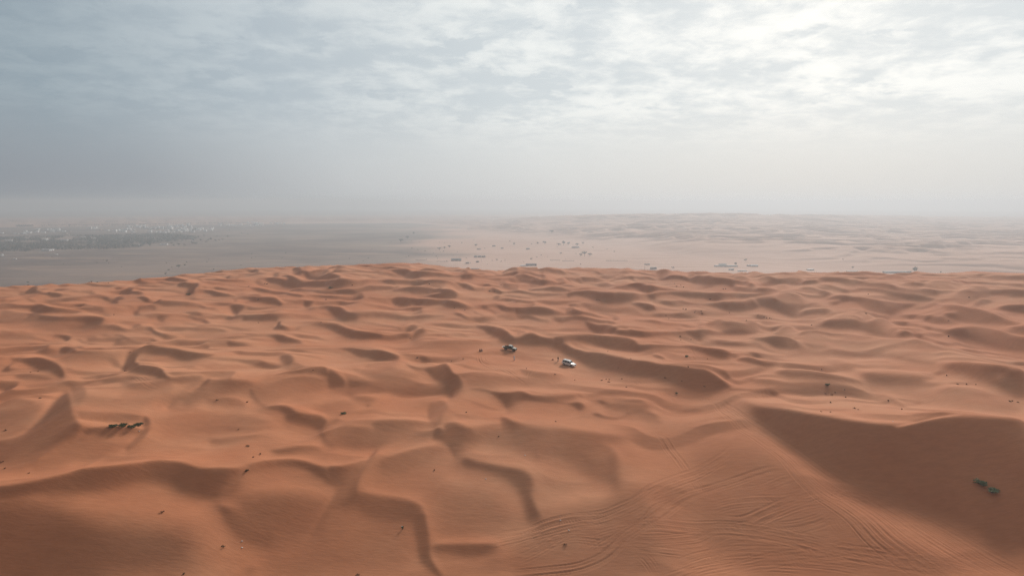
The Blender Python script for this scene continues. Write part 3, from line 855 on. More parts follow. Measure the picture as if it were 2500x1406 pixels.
print('dune end r', r_end.min(), r_end.max(), 'z range', H[RI < 400].min(), H[RI < 400].max(), 'rows', NR)


def ground(x, y):
    """height of the dune field under a point, arrays welcome"""
    r_ = np.hypot(x, y)
    t_ = np.arctan2(x, y)
    ti = (t_ + TH_MAX) / (2 * TH_MAX) * (NTH - 1)
    ri = np.interp(r_, RI, np.arange(NR))
    return sample(H, ti, ri)


def hit_dune(u, v):
    """where the line of sight of a pixel meets the dune field"""
    dd = pix_dir(u, v)
    rr = np.geomspace(61, 990, 6000)
    hl = math.hypot(dd.x, dd.y)
    x, y = dd.x / hl * rr, dd.y / hl * rr
    zr = CAM_H + dd.z / hl * rr
    g = ground(x, y)
    below = np.nonzero(zr <= g)[0]
    k = below[0] if len(below) else int(np.argmin(np.abs(zr - g)))
    return float(x[k]), float(y[k]), float(g[k])

# ------------------------------------------------------------------ tyre tracks pressed into the sand
rng = random.Random(5)
# zone, number of ruts, half spread (in zone pixels), depth, centre line
TRACKS = """
G 4 14 .15 0,1100 250,1085 500,1055 650,1010 750,955 830,880 900,810 1020,730 1150,655 1300,545 1450,475 1700,400 1950,315 2080,290 2200,310
G 5 24 .13 -150,860 0,820 250,755 500,690 700,665 850,610 1000,540 1150,440 1350,360 1500,300 1650,210 1750,130
G 4 26 .12 -100,890 0,880 200,800 300,745 500,700 700,690 800,660 950,600 1100,500 1300,440 1380,400
G 5 30 .10 850,860 950,845 1150,850 1400,830 1600,760 1900,785 2200,850 2500,905 2700,960
G 4 22 .11 700,790 850,745 1000,730 1300,735 1600,745 1900,770 2250,840 2550,900
G 4 20 .12 900,900 980,880 1200,900 1400,925
G 3 16 .11 650,960 720,900 800,850 920,770 1050,700 1150,600 1250,560 1400,480
G 4 24 .10 560,980 640,880 750,830 900,790 1000,760 1060,700
G 3 9 .15 1090,20 1170,60 1210,110 1290,215 1370,325
G 3 9 .14 1410,380 1450,440 1480,520
G 2 8 .15 215,840 265,880 320,915
G 2 10 .11 980,930 1050,980 1100,1040 1140,1110
G 2 8 .09 850,640 950,690 1030,730
G 4 26 .11 1500,1010 1570,950 1640,890 1760,850 1950,850
G 4 40 .10 1100,1120 1300,1070 1500,1000 1700,960 2000,955 2300,965 2600,990
G 3 24 .10 1300,1130 1600,1060 1900,1010 2200,1000 2600,1040
G 5 24 .14 1640,700 1800,700 1950,640 2100,570 2300,500 2450,470
G 4 20 .13 1850,745 1950,680 2100,620 2250,570 2400,550
G 4 26 .12 1950,740 2150,740 2350,700 2480,640
G 3 18 .10 1550,600 1700,560 1900,540 2150,530 2350,470
G 2 12 .09 1760,470 1950,440 2100,380 2250,350
G 3 16 .09 0,960 150,900 300,860 500,820 700,840 850,830
G 3 20 .09 0,1000 150,950 250,900 420,800 560,760 800,760
G 2 14 .09 1150,320 1350,300 1550,300 1700,240
F 6 34 .12 0,1060 200,1050 450,1065 700,1110 1000,1200 1300,1260 1700,1330 2200,1420 2500,1470
F 4 30 .10 100,1406 350,1340 700,1270 1100,1235 1500,1270 1900,1350 2200,1420
F 4 40 .10 -100,1420 200,1350 500,1310 900,1330 1300,1390
F 2 10 .11 1000,970 1040,1040 1100,1090
F 3 14 .10 100,1310 170,1230 250,1160 380,1150
F 2 14 .09 0,1180 100,1240 130,1300 60,1400
P 2 2.2 .16 1170,868 1172,879 1183,890 1212,902 1244,916 1284,940 1287,945
P 2 2.0 .14 1180,873 1188,884 1228,898 1260,916 1295,929
P 2 2.4 .07 1372,887 1340,882 1324,889 1305,902 1292,918 1295,929
P 2 2 .08 1273,849 1308,849 1340,855 1364,866 1400,885
P 3 3 .05 1295,929 1330,934 1380,934 1420,922
6 5 16 .12 850,675 1000,705 1150,735 1400,760 1560,780 1700,815
6 3 9 .11 940,268 1040,300 1130,335 1220,355 1300,340
6 3 16 .10 570,530 680,535 760,565 870,620
6 3 22 .08 880,370 950,470 1040,560 1170,640 1330,690
6 4 16 .09 1340,140 1400,180 1440,240 1510,310
6 4 26 .08 1850,720 2000,710 2200,730 2500,775
6 2 12 .06 60,590 300,625 700,670 1000,700
6 2 8 .05 760,1050 900,1120 1000,1190 1070,1230
C 5 14 .11 180,880 300,870 420,880 560,900 700,905 800,890 900,868
C 4 18 .10 900,775 1050,790 1250,830 1450,855 1750,858
C 3 16 .08 430,720 560,745 700,790
C 3 14 .07 1900,700 2050,790 2200,860 2350,920
A 2 9 .10 1040,750 1130,795 1250,840
B 4 22 .06 1810,390 1900,395 2000,420 2250,455
"""
MAIN_L = [(0, 92), (150, 115), (230, 200), (330, 300), (480, 400), (640, 520), (760, 660), (900, 800), (1000, 870), (1150, 980), (1300, 1150), (1450, 1270), (1560, 1350), (1700, 1440)]
MAIN_R = [(0, 62), (170, 82), (260, 130), (360, 190), (560, 320), (750, 440), (1000, 600), (1200, 710), (1500, 830), (1700, 940), (1900, 1040), (2200, 1220), (2467, 1370), (2700, 1500)]


def catmull(P, step):
    P = np.array(P, float)
    P = np.vstack([2 * P[0] - P[1], P, 2 * P[-1] - P[-2]])
    out = []
    for i in range(1, len(P) - 2):
        n = max(2, int(np.linalg.norm(P[i + 1] - P[i]) / step))
        t = np.linspace(0, 1, n, endpoint=False)[:, None]
        out.append(0.5 * ((2 * P[i]) + (-P[i - 1] + P[i + 1]) * t + (2 * P[i - 1] - 5 * P[i] + 4 * P[i + 1] - P[i + 2]) * t ** 2
                          + (-P[i - 1] + 3 * P[i] - 3 * P[i + 1] + P[i + 2]) * t ** 3))
    return np.vstack(out)


rut = np.zeros_like(H)
berm = np.zeros_like(H)
H0 = H.copy()
DTH = ths[1] - ths[0]


def press(path, depth, w):
    """path: world xy, closely spaced"""
    rr = np.hypot(path[:, 0], path[:, 1])
    tt_ = np.arctan2(path[:, 0], path[:, 1])
    n = len(path)
    taper = np.clip(np.minimum(np.arange(n), n - 1 - np.arange(n)) / 25.0, 0, 1)
    x = np.arange(n)
    wob = 0.6 + 0.8 * vnoise(x / 40.0, x * 0 + rng.random() * 99, rng.randrange(999))
    dep = depth * taper * np.clip(wob, 0.2, 1.3)
    ri = np.interp(rr, RI, np.arange(NR))
    ti = (tt_ + TH_MAX) / DTH
    ok = (ti > 8) & (ti < NTH - 9) & (rr > RI[0] + 2) & (rr < 650)
    ri, ti, dep, rr, tt_, px_, py_ = ri[ok], ti[ok], dep[ok], rr[ok], tt_[ok], path[ok, 0], path[ok, 1]
    if len(ri) == 0:
        return
    ww = w + rr * 0.0006
    ext_t = int(math.ceil((2.6 * ww / (rr * DTH)).max()))
    ext_r = int(math.ceil((2.6 * ww / np.interp(rr, RI[:-1], np.diff(RI))).max()))
    r0, t0 = np.round(ri).astype(int), np.round(ti).astype(int)
    for a in range(-ext_r, ext_r + 1):
        for b in range(-ext_t, ext_t + 1):
            i, j = np.clip(r0 + a, 0, NR - 1), np.clip(t0 + b, 0, NTH - 1)
            R_, T_ = RI[i], ths[j]
            dd = np.hypot(R_ * np.sin(T_) - px_, R_ * np.cos(T_) - py_)
            g = -dep * np.exp(-(dd / (0.75 * ww)) ** 2)
            np.minimum.at(rut, (i, j), g)
            e = 0.55 * dep * np.exp(-((dd - 1.6 * ww) / (0.6 * ww)) ** 2)
            np.maximum.at(berm, (i, j), e)


def zone_curve(q, pts):
    ox, oy, s_ = ZON[q]
    return [(ox + a / s_, oy + b / s_) for a, b in pts]


def lay(px_pts, depth, w=0.13, pair=True):
    depth = depth * 0.5
    W3 = []
    for u, v in px_pts:
        x, y, _ = hit_dune(u, min(v, 1440))
        W3.append((x, y))
    W3 = [p for k, p in enumerate(W3) if k == 0 or math.dist(p, W3[k - 1]) > 0.5]
    if len(W3) < 2:
        return
    path = catmull(W3, 0.16)
    tg = np.gradient(path, axis=0)
    tg /= np.linalg.norm(tg, axis=1)[:, None] + 1e-9
    nn = np.stack([-tg[:, 1], tg[:, 0]], 1)
    for s_ in ((-0.8, 0.8) if pair else (0,)):          # the two wheels of one car
        press(path + nn * s_, depth, w)


for line in TRACKS.strip().splitlines():
    q = line.split()
    pts = [tuple(float(c) for c in s.split(',')) for s in q[4:]]
    n, spread, dep = int(q[1]), float(q[2]) * 1.15, float(q[3])
    for k in range(n):
        f = (k / (n - 1) * 2 - 1) if n > 1 else 0
        f += rng.uniform(-0.25, 0.25) if n > 2 else 0
        tilt = rng.uniform(-0.4, 0.4) if n > 2 else 0
        i0 = 0 if rng.random() < 0.6 else min(1, len(pts) - 3)
        i1 = len(pts) if rng.random() < 0.6 else max(len(pts) - 1, i0 + 2)
        cur = []
        for i in range(max(0, i0), i1):
            a, b = pts[max(0, i - 1)], pts[min(len(pts) - 1, i + 1)]
            tx, ty = b[0] - a[0], b[1] - a[1]
            L_ = math.hypot(tx, ty) or 1
            o = spread * (f + tilt * (i / len(pts) - 0.5)) + rng.uniform(-1, 1) * (1.2 if q[0] in 'GF' else 0.2)
            cur.append((pts[i][0] - ty / L_ * o, pts[i][1] + tx / L_ * o))
        lay(zone_curve(q[0], cur), dep * rng.uniform(0.6, 1.2) * (1.9 if q[0] == 'P' else 1), pair=q[0] in 'GFC6BA')
for k in range(30):
    f = (k + rng.uniform(-.4, .4)) / 29
    i0 = rng.choice([0, 0, 0, 1, 2, 3, 5, 7])
    i1 = len(MAIN_L) - rng.choice([0, 0, 0, 0, 1, 3])
    tw = rng.uniform(-0.25, 0.25)
    cur = []
    for i in range(i0, i1):
        g = min(1, max(0, f + tw * (i / len(MAIN_L) - 0.5)))
        a, b = MAIN_L[i], MAIN_R[i]
        cur.append((a[0] * (1 - g) + b[0] * g + rng.uniform(-2.5, 2.5), a[1] * (1 - g) + b[1] * g + rng.uniform(-2.5, 2.5)))
    lay(zone_curve('F', cur), rng.uniform(.08, .17))
# short fans of wheel spin below the pass
for k in range(6):
    x0_ = 250 + k * 22
    lay(zone_curve('F', [(x0_, 210 + k * 12), (x0_ + 45, 260 + k * 10), (x0_ + 62, 320 + k * 8)]), .08)

brk = 0.5 + vnoise(RI[:, None] * np.sin(ths)[None] / 3.0, RI[:, None] * np.cos(ths)[None] / 3.0, 91)
H = H0 + (rut + berm * np.clip(1 + rut / 0.05, 0, 1)) * np.clip(brk, 0.5, 1.3)
print('tracks', rut.min(), berm.max())

# ------------------------------------------------------------------ sand surface
def sand_material(name, near):
    m = bpy.data.materials.new(name)
    m.use_nodes = True
    T = NT(m.node_tree)
    pos = T.n('ShaderNodeNewGeometry').outputs['Position']
    p = T.n('ShaderNodeBsdfPrincipled')
    big = T.noise(pos, 0.012, 4, 0.55)
    mid = T.noise(pos, 0.09, 5, 0.6)
    mp_ = T.n('ShaderNodeMapping')
    T.put(mp_.inputs[0], pos)
    mp_.inputs['Scale'].default_value = (0.35, 1.0, 1.0)
    mp_.inputs['Rotation'].default_value = (0, 0, math.radians(-12))
    fine = T.noise(mp_.outputs[0], 0.9, 6, 0.65)
    grain = T.noise(pos, 7.0, 3, 0.6)
    c1_ = T.mix(T.rng(big, 0.38, 0.62), (0.448, 0.172, 0.084, 1), (0.492, 0.222, 0.121, 1))
    c2_ = T.mix(T.m('MULTIPLY', T.rng(mid, 0.35, 0.7), 0.35), c1_, (0.415, 0.145, 0.072, 1))
    k = T.m('ADD', T.m('MULTIPLY', T.rng(fine, 0.25, 0.75), 0.13), T.m('MULTIPLY', grain, 0.14))
    k = T.m('ADD', k, 0.86)
    vv = T.v('SCALE', c2_, scale=k)
    T.put(p.inputs['Base Color'], vv)
    p.inputs['Roughness'].default_value = 1.0
    p.inputs['Specular IOR Level'].default_value = 0.08
    if near:
        # wind ripples and small unevenness
        rp = T.n('ShaderNodeMapping')
        T.put(rp.inputs[0], pos)
        rp.inputs['Scale'].default_value = (0.25, 1.0, 0.4)
        rp.inputs['Rotation'].default_value = (0, 0, math.radians(-18))
        r1 = T.noise(rp.outputs[0], 2.2, 3, 0.55, 0.3)
        r2 = T.noise(rp.outputs[0], 0.45, 3, 0.5)
        hh = T.m('ADD', T.m('MULTIPLY', r1, 0.045), T.m('MULTIPLY', r2, 0.05))
        bp = T.n('ShaderNodeBump')
        bp.inputs['Strength'].default_value = 0.9
        bp.inputs['Distance'].default_value = 1.0
        T.put(bp.inputs['Height'], hh)
        T.t.links.new(bp.outputs[0], p.inputs['Normal'])
    o = T.n('ShaderNodeOutputMaterial')
    T.t.links.new(p.outputs[0], o.inputs[0])
    return m


def grid_mesh(name, X, Y, Z, mat, wrap=False, attr=None):
    nr, nc = X.shape
    me = bpy.data.meshes.new(name)
    co = np.stack([X, Y, Z], -1).reshape(-1, 3).astype(np.float32)
    i = np.arange(nr - 1)[:, None] * nc
    jn = nc if wrap else nc - 1
    j = np.arange(jn)[None, :]
    j2 = (j + 1) % nc
    quads = np.stack([i + j, i + j2, i + nc + j2, i + nc + j], -1).reshape(-1, 4)[:, ::-1]
    me.vertices.add(len(co))
    me.vertices.foreach_set('co', co.ravel())
    me.loops.add(quads.size)
    me.loops.foreach_set('vertex_index', quads.ravel().astype(np.int32))
    me.polygons.add(len(quads))
    me.polygons.foreach_set('loop_start', np.arange(0, quads.size, 4, dtype=np.int32))
    me.polygons.foreach_set('use_smooth', np.ones(len(quads), bool))
    me.update(calc_edges=True)
    if attr is not None:
        a = me.attributes.new('sand', 'FLOAT', 'POINT')
        a.data.foreach_set('value', attr.ravel().astype(np.float32))
    me.materials.append(mat)
    o = bpy.data.objects.new(name, me)
    COL.objects.link(o)
    return o


SAND = sand_material('dune_sand', True)
# columns: the modelled sector, then the same sand carried on round behind the camera
side = []
a = TH_MAX
while a < math.radians(176):
    a += math.radians(0.25 + 0.06 * (math.degrees(a) - 38.6) ** 0.8)
    side.append(min(a, math.radians(179.5)))
side = np.array(side)
cols = np.concatenate([-side[::-1], ths, side])


ci = fold(cols) / (2 * TH_MAX) * (NTH - 1)
# inside the first ring the sand rolls on below the camera
inner = np.array([2, 8, 16, 24, 31, 38, 44, 49, 53, 57])
rows = np.concatenate([inner, RI])
mirror = RI[0] + (RI[0] - inner) * 0.9
rowi = np.concatenate([np.interp(mirror, RI, np.arange(NR)), np.arange(NR)])
CI, RO = np.meshgrid(ci, rowi)
HH = sample(np.where(np.arange(NR)[:, None] < 40, H0, H), CI, RO)
k_in = np.clip(rows / 60.0, 0, 1)[:, None]
HH = HH * k_in ** 2 + (-2.0) * (1 - k_in ** 2)
X = rows[:, None] * np.sin(cols)[None]
Y = rows[:, None] * np.cos(cols)[None]
dunes = grid_mesh('sand_dunes', X, Y, HH, SAND, wrap=True)
dunes['kind'] = 'structure'
print('dune verts', HH.size)

# ------------------------------------------------------------------ plain and the far dunes
def u_of(t):
    return 1250 + FPX * np.tan(t) / 0.995


def far_height(r_, t_):
    """height of the plain and far massif; returns z and how sandy the ground is"""
    x, y = r_ * np.sin(t_), r_ * np.cos(t_)
    u = np.clip(u_of(np.clip(t_, -1.2, 1.2)), -1500, 4200)
    toe = np.interp(u, [1000, 1120, 1150, 1300, 1500, 1700, 2000, 2500, 3500], [5200, 4300, 3500, 3000, 2350, 1930, 1760, 1650, 1600])
    toe = toe + 90 * fbm(x / 260.0, y / 260.0, 31, 3) * 2
    crest_v = np.interp(u, [1000, 1125, 1150, 1200, 1300, 1400, 1500, 1750, 1900, 2500], [566, 563, 560, 549, 537, 531, 528, 525.5, 527, 529])
    rc = np.interp(u, [1000, 1500, 1900, 2200, 2500], [4700, 4500, 4700, 6200, 7300])
    phc = PITCH - np.arctan((703 - crest_v) / FPX)
    hc = np.maximum(0, CAM_H - PLAIN_Z - rc * np.tan(phc))
    step = np.interp(u, [1100, 1300, 1500, 1700, 2500], [3, 6, 9, 15, 17])
    q = np.clip((r_ - toe) / 330.0, 0, 1)
    q = q * q * (3 - 2 * q)
    g = np.clip((r_ - toe - 150) / np.maximum(rc - toe - 150, 200), 0, 1)
    h = step * q + np.maximum(hc - step, 0) * g ** 1.15
    h = h + np.where(u > 1450, 1, 0) * np.clip((u - 1450) / 300, 0, 1) * 7.5 * np.exp(-((r_ - 2350 - 60 * np.sin(u / 170.0)) / 230.0) ** 2)
    back = np.clip((r_ - rc) / 2500.0, 0, 1)
    h = h * (1 - back * back * (3 - 2 * back))
    on = np.clip((r_ - toe - 60) / 420, 0, 1)
    # dune trains: steep faces towards the camera
    w1 = fbm(x / 240.0, y / 240.0, 51, 3) * 2.6
    w2 = fbm(x / 90.0, y / 90.0, 61, 3) * 1.2
    ph_ = y / 120.0 + x / 900.0 + w1 + w2
    fr = ph_ - np.floor(ph_)
    prof = np.where(fr < 0.24, fr / 0.24, 1 - (fr - 0.24) / 0.76)
    prof = prof * prof * (3 - 2 * prof)
    am = 0.25 + 1.2 * vnoise(x / 150.0, y / 110.0, 71)
    h = h + on * 11.0 * am * prof * np.clip(np.interp(r_, [1600, 4800, 7500, 8500], [0.8, 1.15, 1.3, 0.2]), 0, 2)
    # low sand among the camps
    sandy = np.clip((u - (940 + (r_ - 1500) * 0.03)) / 160.0 + 2.2 * fbm(x / 300.0, y / 300.0, 81, 3), 0, 1)
    sandy = np.maximum(sandy, np.clip((r_ - toe) / 100 + 0.5, 0, 1))
    sandy = sandy * (1 - np.clip((r_ - 7500) / 2000, 0, 1))
    p2 = y / 62.0 + x / 300.0 + fbm(x / 120.0, y / 120.0, 53, 3) * 2.4
    f2 = p2 - np.floor(p2)
    pr2 = np.where(f2 < 0.3, f2 / 0.3, 1 - (f2 - 0.3) / 0.7)
    h = h + sandy * (1 - on) * 2.6 * vnoise(x / 90.0, y / 90.0, 72) ** 1.5 * pr2
    return PLAIN_Z + h, sandy


rf = [60.0, 200, 350, 500]
while rf[-1] < 15000:
    q = rf[-1]
    rf.append(q + (25 if q < 1150 else (max(4.2, q * 0.0030) if q < 7600 else q * 0.012)))
rf = np.array(rf)
tf_in = np.linspace(-math.radians(39), math.radians(39), 620)
tf_out = np.radians(np.concatenate([np.arange(39.5, 60, 0.5), np.arange(60, 180, 4)]))
tf = np.concatenate([-tf_out[::-1], tf_in, tf_out])
Rg, Tg = np.meshgrid(rf, tf, indexing='ij')
Zf, Sf = far_height(Rg, Tg)
Zf = np.where(Rg < 1000, PLAIN_Z, Zf)
out_w = np.clip((np.abs(Tg) - math.radians(100)) / math.radians(40), 0, 1)
Zf = Zf * (1 - out_w) + PLAIN_Z * out_w

mg = bpy.data.materials.new('plain_ground')
mg.use_nodes = True
T = NT(mg.node_tree)
pos = T.n('ShaderNodeNewGeometry').outputs['Position']
at = T.n('ShaderNodeAttribute', attribute_name='sand')
pp = T.n('ShaderNodeBsdfPrincipled')
b_ = T.noise(pos, 0.0022, 5, 0.55)
mpf = T.n('ShaderNodeMapping')
T.put(mpf.inputs[0], pos)
mpf.inputs['Rotation'].default_value = (0, 0, math.radians(20))
mpf.inputs['Scale'].default_value = (0.3, 1.0, 1.0)
st_ = T.noise(mpf.outputs[0], 0.012, 6, 0.65, 0.5)
sp_ = T.noise(pos, 0.06, 4, 0.7)
grv = T.mix(T.rng(b_, 0.35, 0.65), (0.135, 0.098, 0.082, 1), (0.26, 0.185, 0.148, 1))
grv = T.mix(T.m('MULTIPLY', T.rng(st_, 0.50, 0.66), 0.75), grv, (0.34, 0.22, 0.16, 1))
grv = T.mix(T.m('MULTIPLY', T.rng(sp_, 0.62, 0.72), 0.5), grv, (0.06, 0.06, 0.05, 1))
snd = T.mix(T.rng(b_, 0.35, 0.65), (0.52, 0.31, 0.225, 1), (0.59, 0.37, 0.28, 1))
snd = T.mix(T.m('MULTIPLY', T.rng(sp_, 0.60, 0.75), 0.3), snd, (0.22, 0.15, 0.10, 1))
T.put(pp.inputs['Base Color'], T.mix(at.outputs['Fac'], grv, snd))
pp.inputs['Roughness'].default_value = 1.0
pp.inputs['Specular IOR Level'].default_value = 0.05
o_ = T.n('ShaderNodeOutputMaterial')
T.t.links.new(pp.outputs[0], o_.inputs[0])
# close the hub below the dunes
Rg0 = np.vstack([np.full((1, len(tf)), 1.0), Rg])
plain = grid_mesh('desert_plain', Rg0 * np.sin(np.vstack([Tg[:1], Tg])), Rg0 * np.cos(np.vstack([Tg[:1], Tg])),
                  np.vstack([np.full((1, len(tf)), PLAIN_Z), Zf]), mg, wrap=True, attr=np.vstack([Sf[:1], Sf]))
plain['kind'] = 'structure'
print('plain verts', Rg0.size)

# ------------------------------------------------------------------ the haze
bm = bmesh.new()
bmesh.ops.create_cube(bm, size=1.0)
S_ = 34000.0
z_lo, z_hi = PLAIN_Z - 16.0, CAM_H + 38.0
for vtx in bm.verts:
    vtx.co = Vector((vtx.co.x * S_, vtx.co.y * S_, z_lo if vtx.co.z < 0 else z_hi))
me = bpy.data.meshes.new('haze')
bm.to_mesh(me)
bm.free()
haze = bpy.data.objects.new('haze', me)
COL.objects.link(haze)
haze['kind'] = 'stuff'
hm = bpy.data.materials.new('haze_air')
hm.use_nodes = True
T = NT(hm.node_tree)
pv = T.n('ShaderNodeVolumePrincipled')
pv.inputs['Color'].default_value = (0.505, 0.55, 0.595, 1)
pv.inputs['Density'].default_value = 0.00027
pv.inputs['Anisotropy'].default_value = 0.38
o_ = T.n('ShaderNodeOutputMaterial')
T.t.links.new(pv.outputs[0], o_.inputs['Volume'])
me.materials.append(hm)

# ------------------------------------------------------------------ helpers for the things
def link(name, me, mat=None, parent=None, kind=None, smooth=False):
    if isinstance(me, bmesh.types.BMesh):
        b = me
        me = bpy.data.meshes.new(name)
        b.normal_update()
        b.to_mesh(me)
        b.free()
    if mat is not None and len(me.materials) == 0:
        me.materials.append(mat)
    if smooth:
        me.polygons.foreach_set('use_smooth', [True] * len(me.polygons))
    o = bpy.data.objects.new(name, me)
    COL.objects.link(o)
    if parent is not None:
        o.parent = parent
    if kind:
        o['kind'] = kind
    return o


def empty(name, label, cat, group=None):
    o = bpy.data.objects.new(name, None)
    COL.objects.link(o)
    o.empty_display_size = 0.2
    return tag(o, label, cat, group)


def tag(o, label, cat, group=None):
    o['label'] = label
    o['category'] = cat
    if group:
        o['group'] = group
    return o


def dup(root, label, group=None):
    r_ = root.copy()
    COL.objects.link(r_)
    r_['label'] = label
    if group:
        r_['group'] = group
    for ch in list(root.children):
        c = ch.copy()
        COL.objects.link(c)
        c.parent = r_
        for g in list(ch.children):
            d2 = g.copy()
            COL.objects.link(d2)
            d2.parent = c
    return r_


def box(bm, c, s, rot=None):
    r_ = bmesh.ops.create_cube(bm, size=1.0)['verts']
    M = Matrix.Diagonal((s[0], s[1], s[2], 1))
    if rot is not None:
        M = rot.to_4x4() @ M
    bmesh.ops.transform(bm, matrix=Matrix.Translation(c) @ M, verts=r_)
    return r_


def tube(bm, a, b, ra, rb, seg=6):
    a, b = Vector(a), Vector(b)
    dd = b - a
    q = dd.to_track_quat('Z', 'Y').to_matrix()
    ring = []
    for p, rr in ((a, ra), (b, rb)):
        ring.append([bm.verts.new(p + q @ Vector((rr * math.cos(i * 2 * math.pi / seg), rr * math.sin(i * 2 * math.pi / seg), 0))) for i in range(seg)])
    for i in range(seg):
        j = (i + 1) % seg
        bm.faces.new((ring[0][i], ring[0][j], ring[1][j], ring[1][i]))
    bm.faces.new(ring[0][::-1])
    bm.faces.new(ring[1])


def cyl(bm, c, rr, w, axis='Y', seg=20, r2=None):
    ax = {'X': Vector((1, 0, 0)), 'Y': Vector((0, 1, 0)), 'Z': Vector((0, 0, 1))}[axis]
    tube(bm, Vector(c) - ax * w / 2, Vector(c) + ax * w / 2, rr, r2 or rr, seg)


def hit_far(u, v):
    dd = pix_dir(u, v)
    hl = math.hypot(dd.x, dd.y)
    rr = np.geomspace(900, 14000, 5000)
    t_ = math.atan2(dd.x, dd.y)
    g, _ = far_height(rr, np.full_like(rr, t_))
    zr = CAM_H + dd.z / hl * rr
    b = np.nonzero(zr <= g)[0]
    k = b[0] if len(b) else int(np.argmin(np.abs(zr - g)))
    return rr[k] * math.sin(t_), rr[k] * math.cos(t_), float(g[k])


def far_z(x, y):
    g, _ = far_height(np.array([math.hypot(x, y)]), np.array([math.atan2(x, y)]))
    return float(g[0])


# ------------------------------------------------------------------ materials
M_WHITE = principled('white_paint', (0.80, 0.80, 0.78), 0.28, spec=0.5, coat=0.4)
M_OLIVE = principled('olive_paint', (0.105, 0.108, 0.070), 0.6, spec=0.3, coat=0.0, var=0.15, scale=2)
M_CREAM = principled('pale_roof_paint', (0.50, 0.47, 0.41), 0.4, spec=0.4)
M_GLASS = principled('dark_window_glass', (0.012, 0.013, 0.014), 0.08, spec=0.6)
M_TYRE = principled('tyre_rubber', (0.022, 0.021, 0.020), 0.85)
M_RIM = principled('rim_metal', (0.45, 0.45, 0.45), 0.35, metallic=0.7)
M_BLACK = principled('black_trim', (0.03, 0.03, 0.03), 0.6)
M_LAMP = principled('lamp_glass', (0.75, 0.75, 0.72), 0.15, spec=0.6)
M_RED = principled('tail_lamp_glass', (0.35, 0.02, 0.015), 0.2)
M_SKIN = principled('skin', (0.30, 0.17, 0.11), 0.6)
M_HAIR = principled('hair', (0.015, 0.012, 0.010), 0.7)
M_ROBE = principled('white_robe', (0.72, 0.70, 0.72), 0.9)
M_DARKCLOTH = principled('dark_cloth', (0.035, 0.018, 0.016), 0.9)
M_RUST = principled('rust_red_cloth', (0.19, 0.05, 0.03), 0.9)
M_GREYCLOTH = principled('grey_cloth', (0.34, 0.31, 0.30), 0.9)
M_SHOE = principled('shoe_leather', (0.06, 0.035, 0.02), 0.7)


def leaf_mat(name, c, var=0.35):
    m = principled(name, c, 0.8, spec=0.15, var=var, scale=1.3)
    return m


M_LEAF = leaf_mat('shrub_leaves', (0.125, 0.145, 0.070))
M_LEAF2 = leaf_mat('tree_leaves', (0.085, 0.110, 0.060))
M_PALM = leaf_mat('palm_grove_leaves', (0.012, 0.032, 0.016), 0.5)
M_DRY = leaf_mat('dry_twigs', (0.13, 0.085, 0.045))
M_WOOD = principled('bark', (0.10, 0.07, 0.05), 0.9, var=0.3)
M_WALL = principled('house_render', (0.84, 0.82, 0.79), 0.9, var=0.06, scale=0.3)
M_WALL2 = principled('mud_render', (0.50, 0.40, 0.31), 0.9, var=0.1, scale=0.3)
M_ROOFD = principled('dark_roofing', (0.24, 0.25, 0.25), 0.8, var=0.2, scale=0.5)
M_BOARD = principled('weathered_board', (0.25, 0.20, 0.17), 0.9, var=0.2, scale=1)
M_TENT = principled('tent_cloth', (0.19, 0.16, 0.14), 0.9, var=0.2, scale=0.6)
M_LITTER = principled('white_plastic_scrap', (0.75, 0.75, 0.73), 0.5)


# ------------------------------------------------------------------ vehicles
def profile_body(bm, side, halfw, tuck=0.0, inset=None):
    """closed side outline (x,z) swept across the width; upper part leans in"""
    L_, R_ = [], []
    for x, z_ in side:
        w = halfw - (inset(z_) if inset else 0)
        L_.append(bm.verts.new((x, w, z_)))
        R_.append(bm.verts.new((x, -w, z_)))
    n = len(side)
    for i in range(n):
        j = (i + 1) % n
        bm.faces.new((L_[i], L_[j], R_[j], R_[i]))
    bm.faces.new(L_[::-1])
    bm.faces.new(R_)
    bmesh.ops.recalc_face_normals(bm, faces=bm.faces)


def wheel(parent, x, y, rr, w):
    b = bmesh.new()
    cyl(b, (x, y, rr), rr, w, 'Y', 22)
    bmesh.ops.bevel(b, geom=[e for e in b.edges if abs(e.verts[0].co.y - e.verts[1].co.y) < 1e-5], offset=0.035, segments=2, affect='EDGES')
    wh = link('wheel', b, M_TYRE, parent, smooth=False)
    b = bmesh.new()
    s_ = 1 if y > 0 else -1
    cyl(b, (x, y + s_ * (w / 2 + 0.004), rr), rr * 0.58, 0.02, 'Y', 16)
    for k in range(6):
        a = k * math.pi / 3
        box(b, (x + math.cos(a) * rr * 0.3, y + s_ * (w / 2 + 0.018), rr + math.sin(a) * rr * 0.3), (rr * 0.5, 0.02, 0.06), Matrix.Rotation(-a, 3, 'Y'))
    link('rim', b, M_RIM, wh)
    return wh


def lathe_arch(parent, x, y, rr):
    b = bmesh.new()
    cyl(b, (x, y, rr + 0.02), rr * 1.16, 0.05, 'Y', 20)
    return link('wheel_arch', b, M_BLACK, parent)


def panel(name, parent, quad, y, mat, th=0.012):
    """a flat pane: outline in x,z at side y, given thickness outwards"""
    b = bmesh.new()
    s_ = 1 if (y[0] if isinstance(y, (list, tuple)) else y) > 0 else -1
    vs, vo = [], []
    for k, (x, z_) in enumerate(quad):
        yy = y[k] if isinstance(y, (list, tuple)) else y
        vs.append(b.verts.new((x, yy, z_)))
        vo.append(b.verts.new((x, yy + s_ * th, z_)))
    n = len(quad)
    b.faces.new(vs)
    b.faces.new(vo[::-1])
    for i in range(n):
        j = (i + 1) % n
        b.faces.new((vs[i], vo[i], vo[j], vs[j]))
    bmesh.ops.recalc_face_normals(b, faces=b.faces)
    return link(name, b, mat, parent)


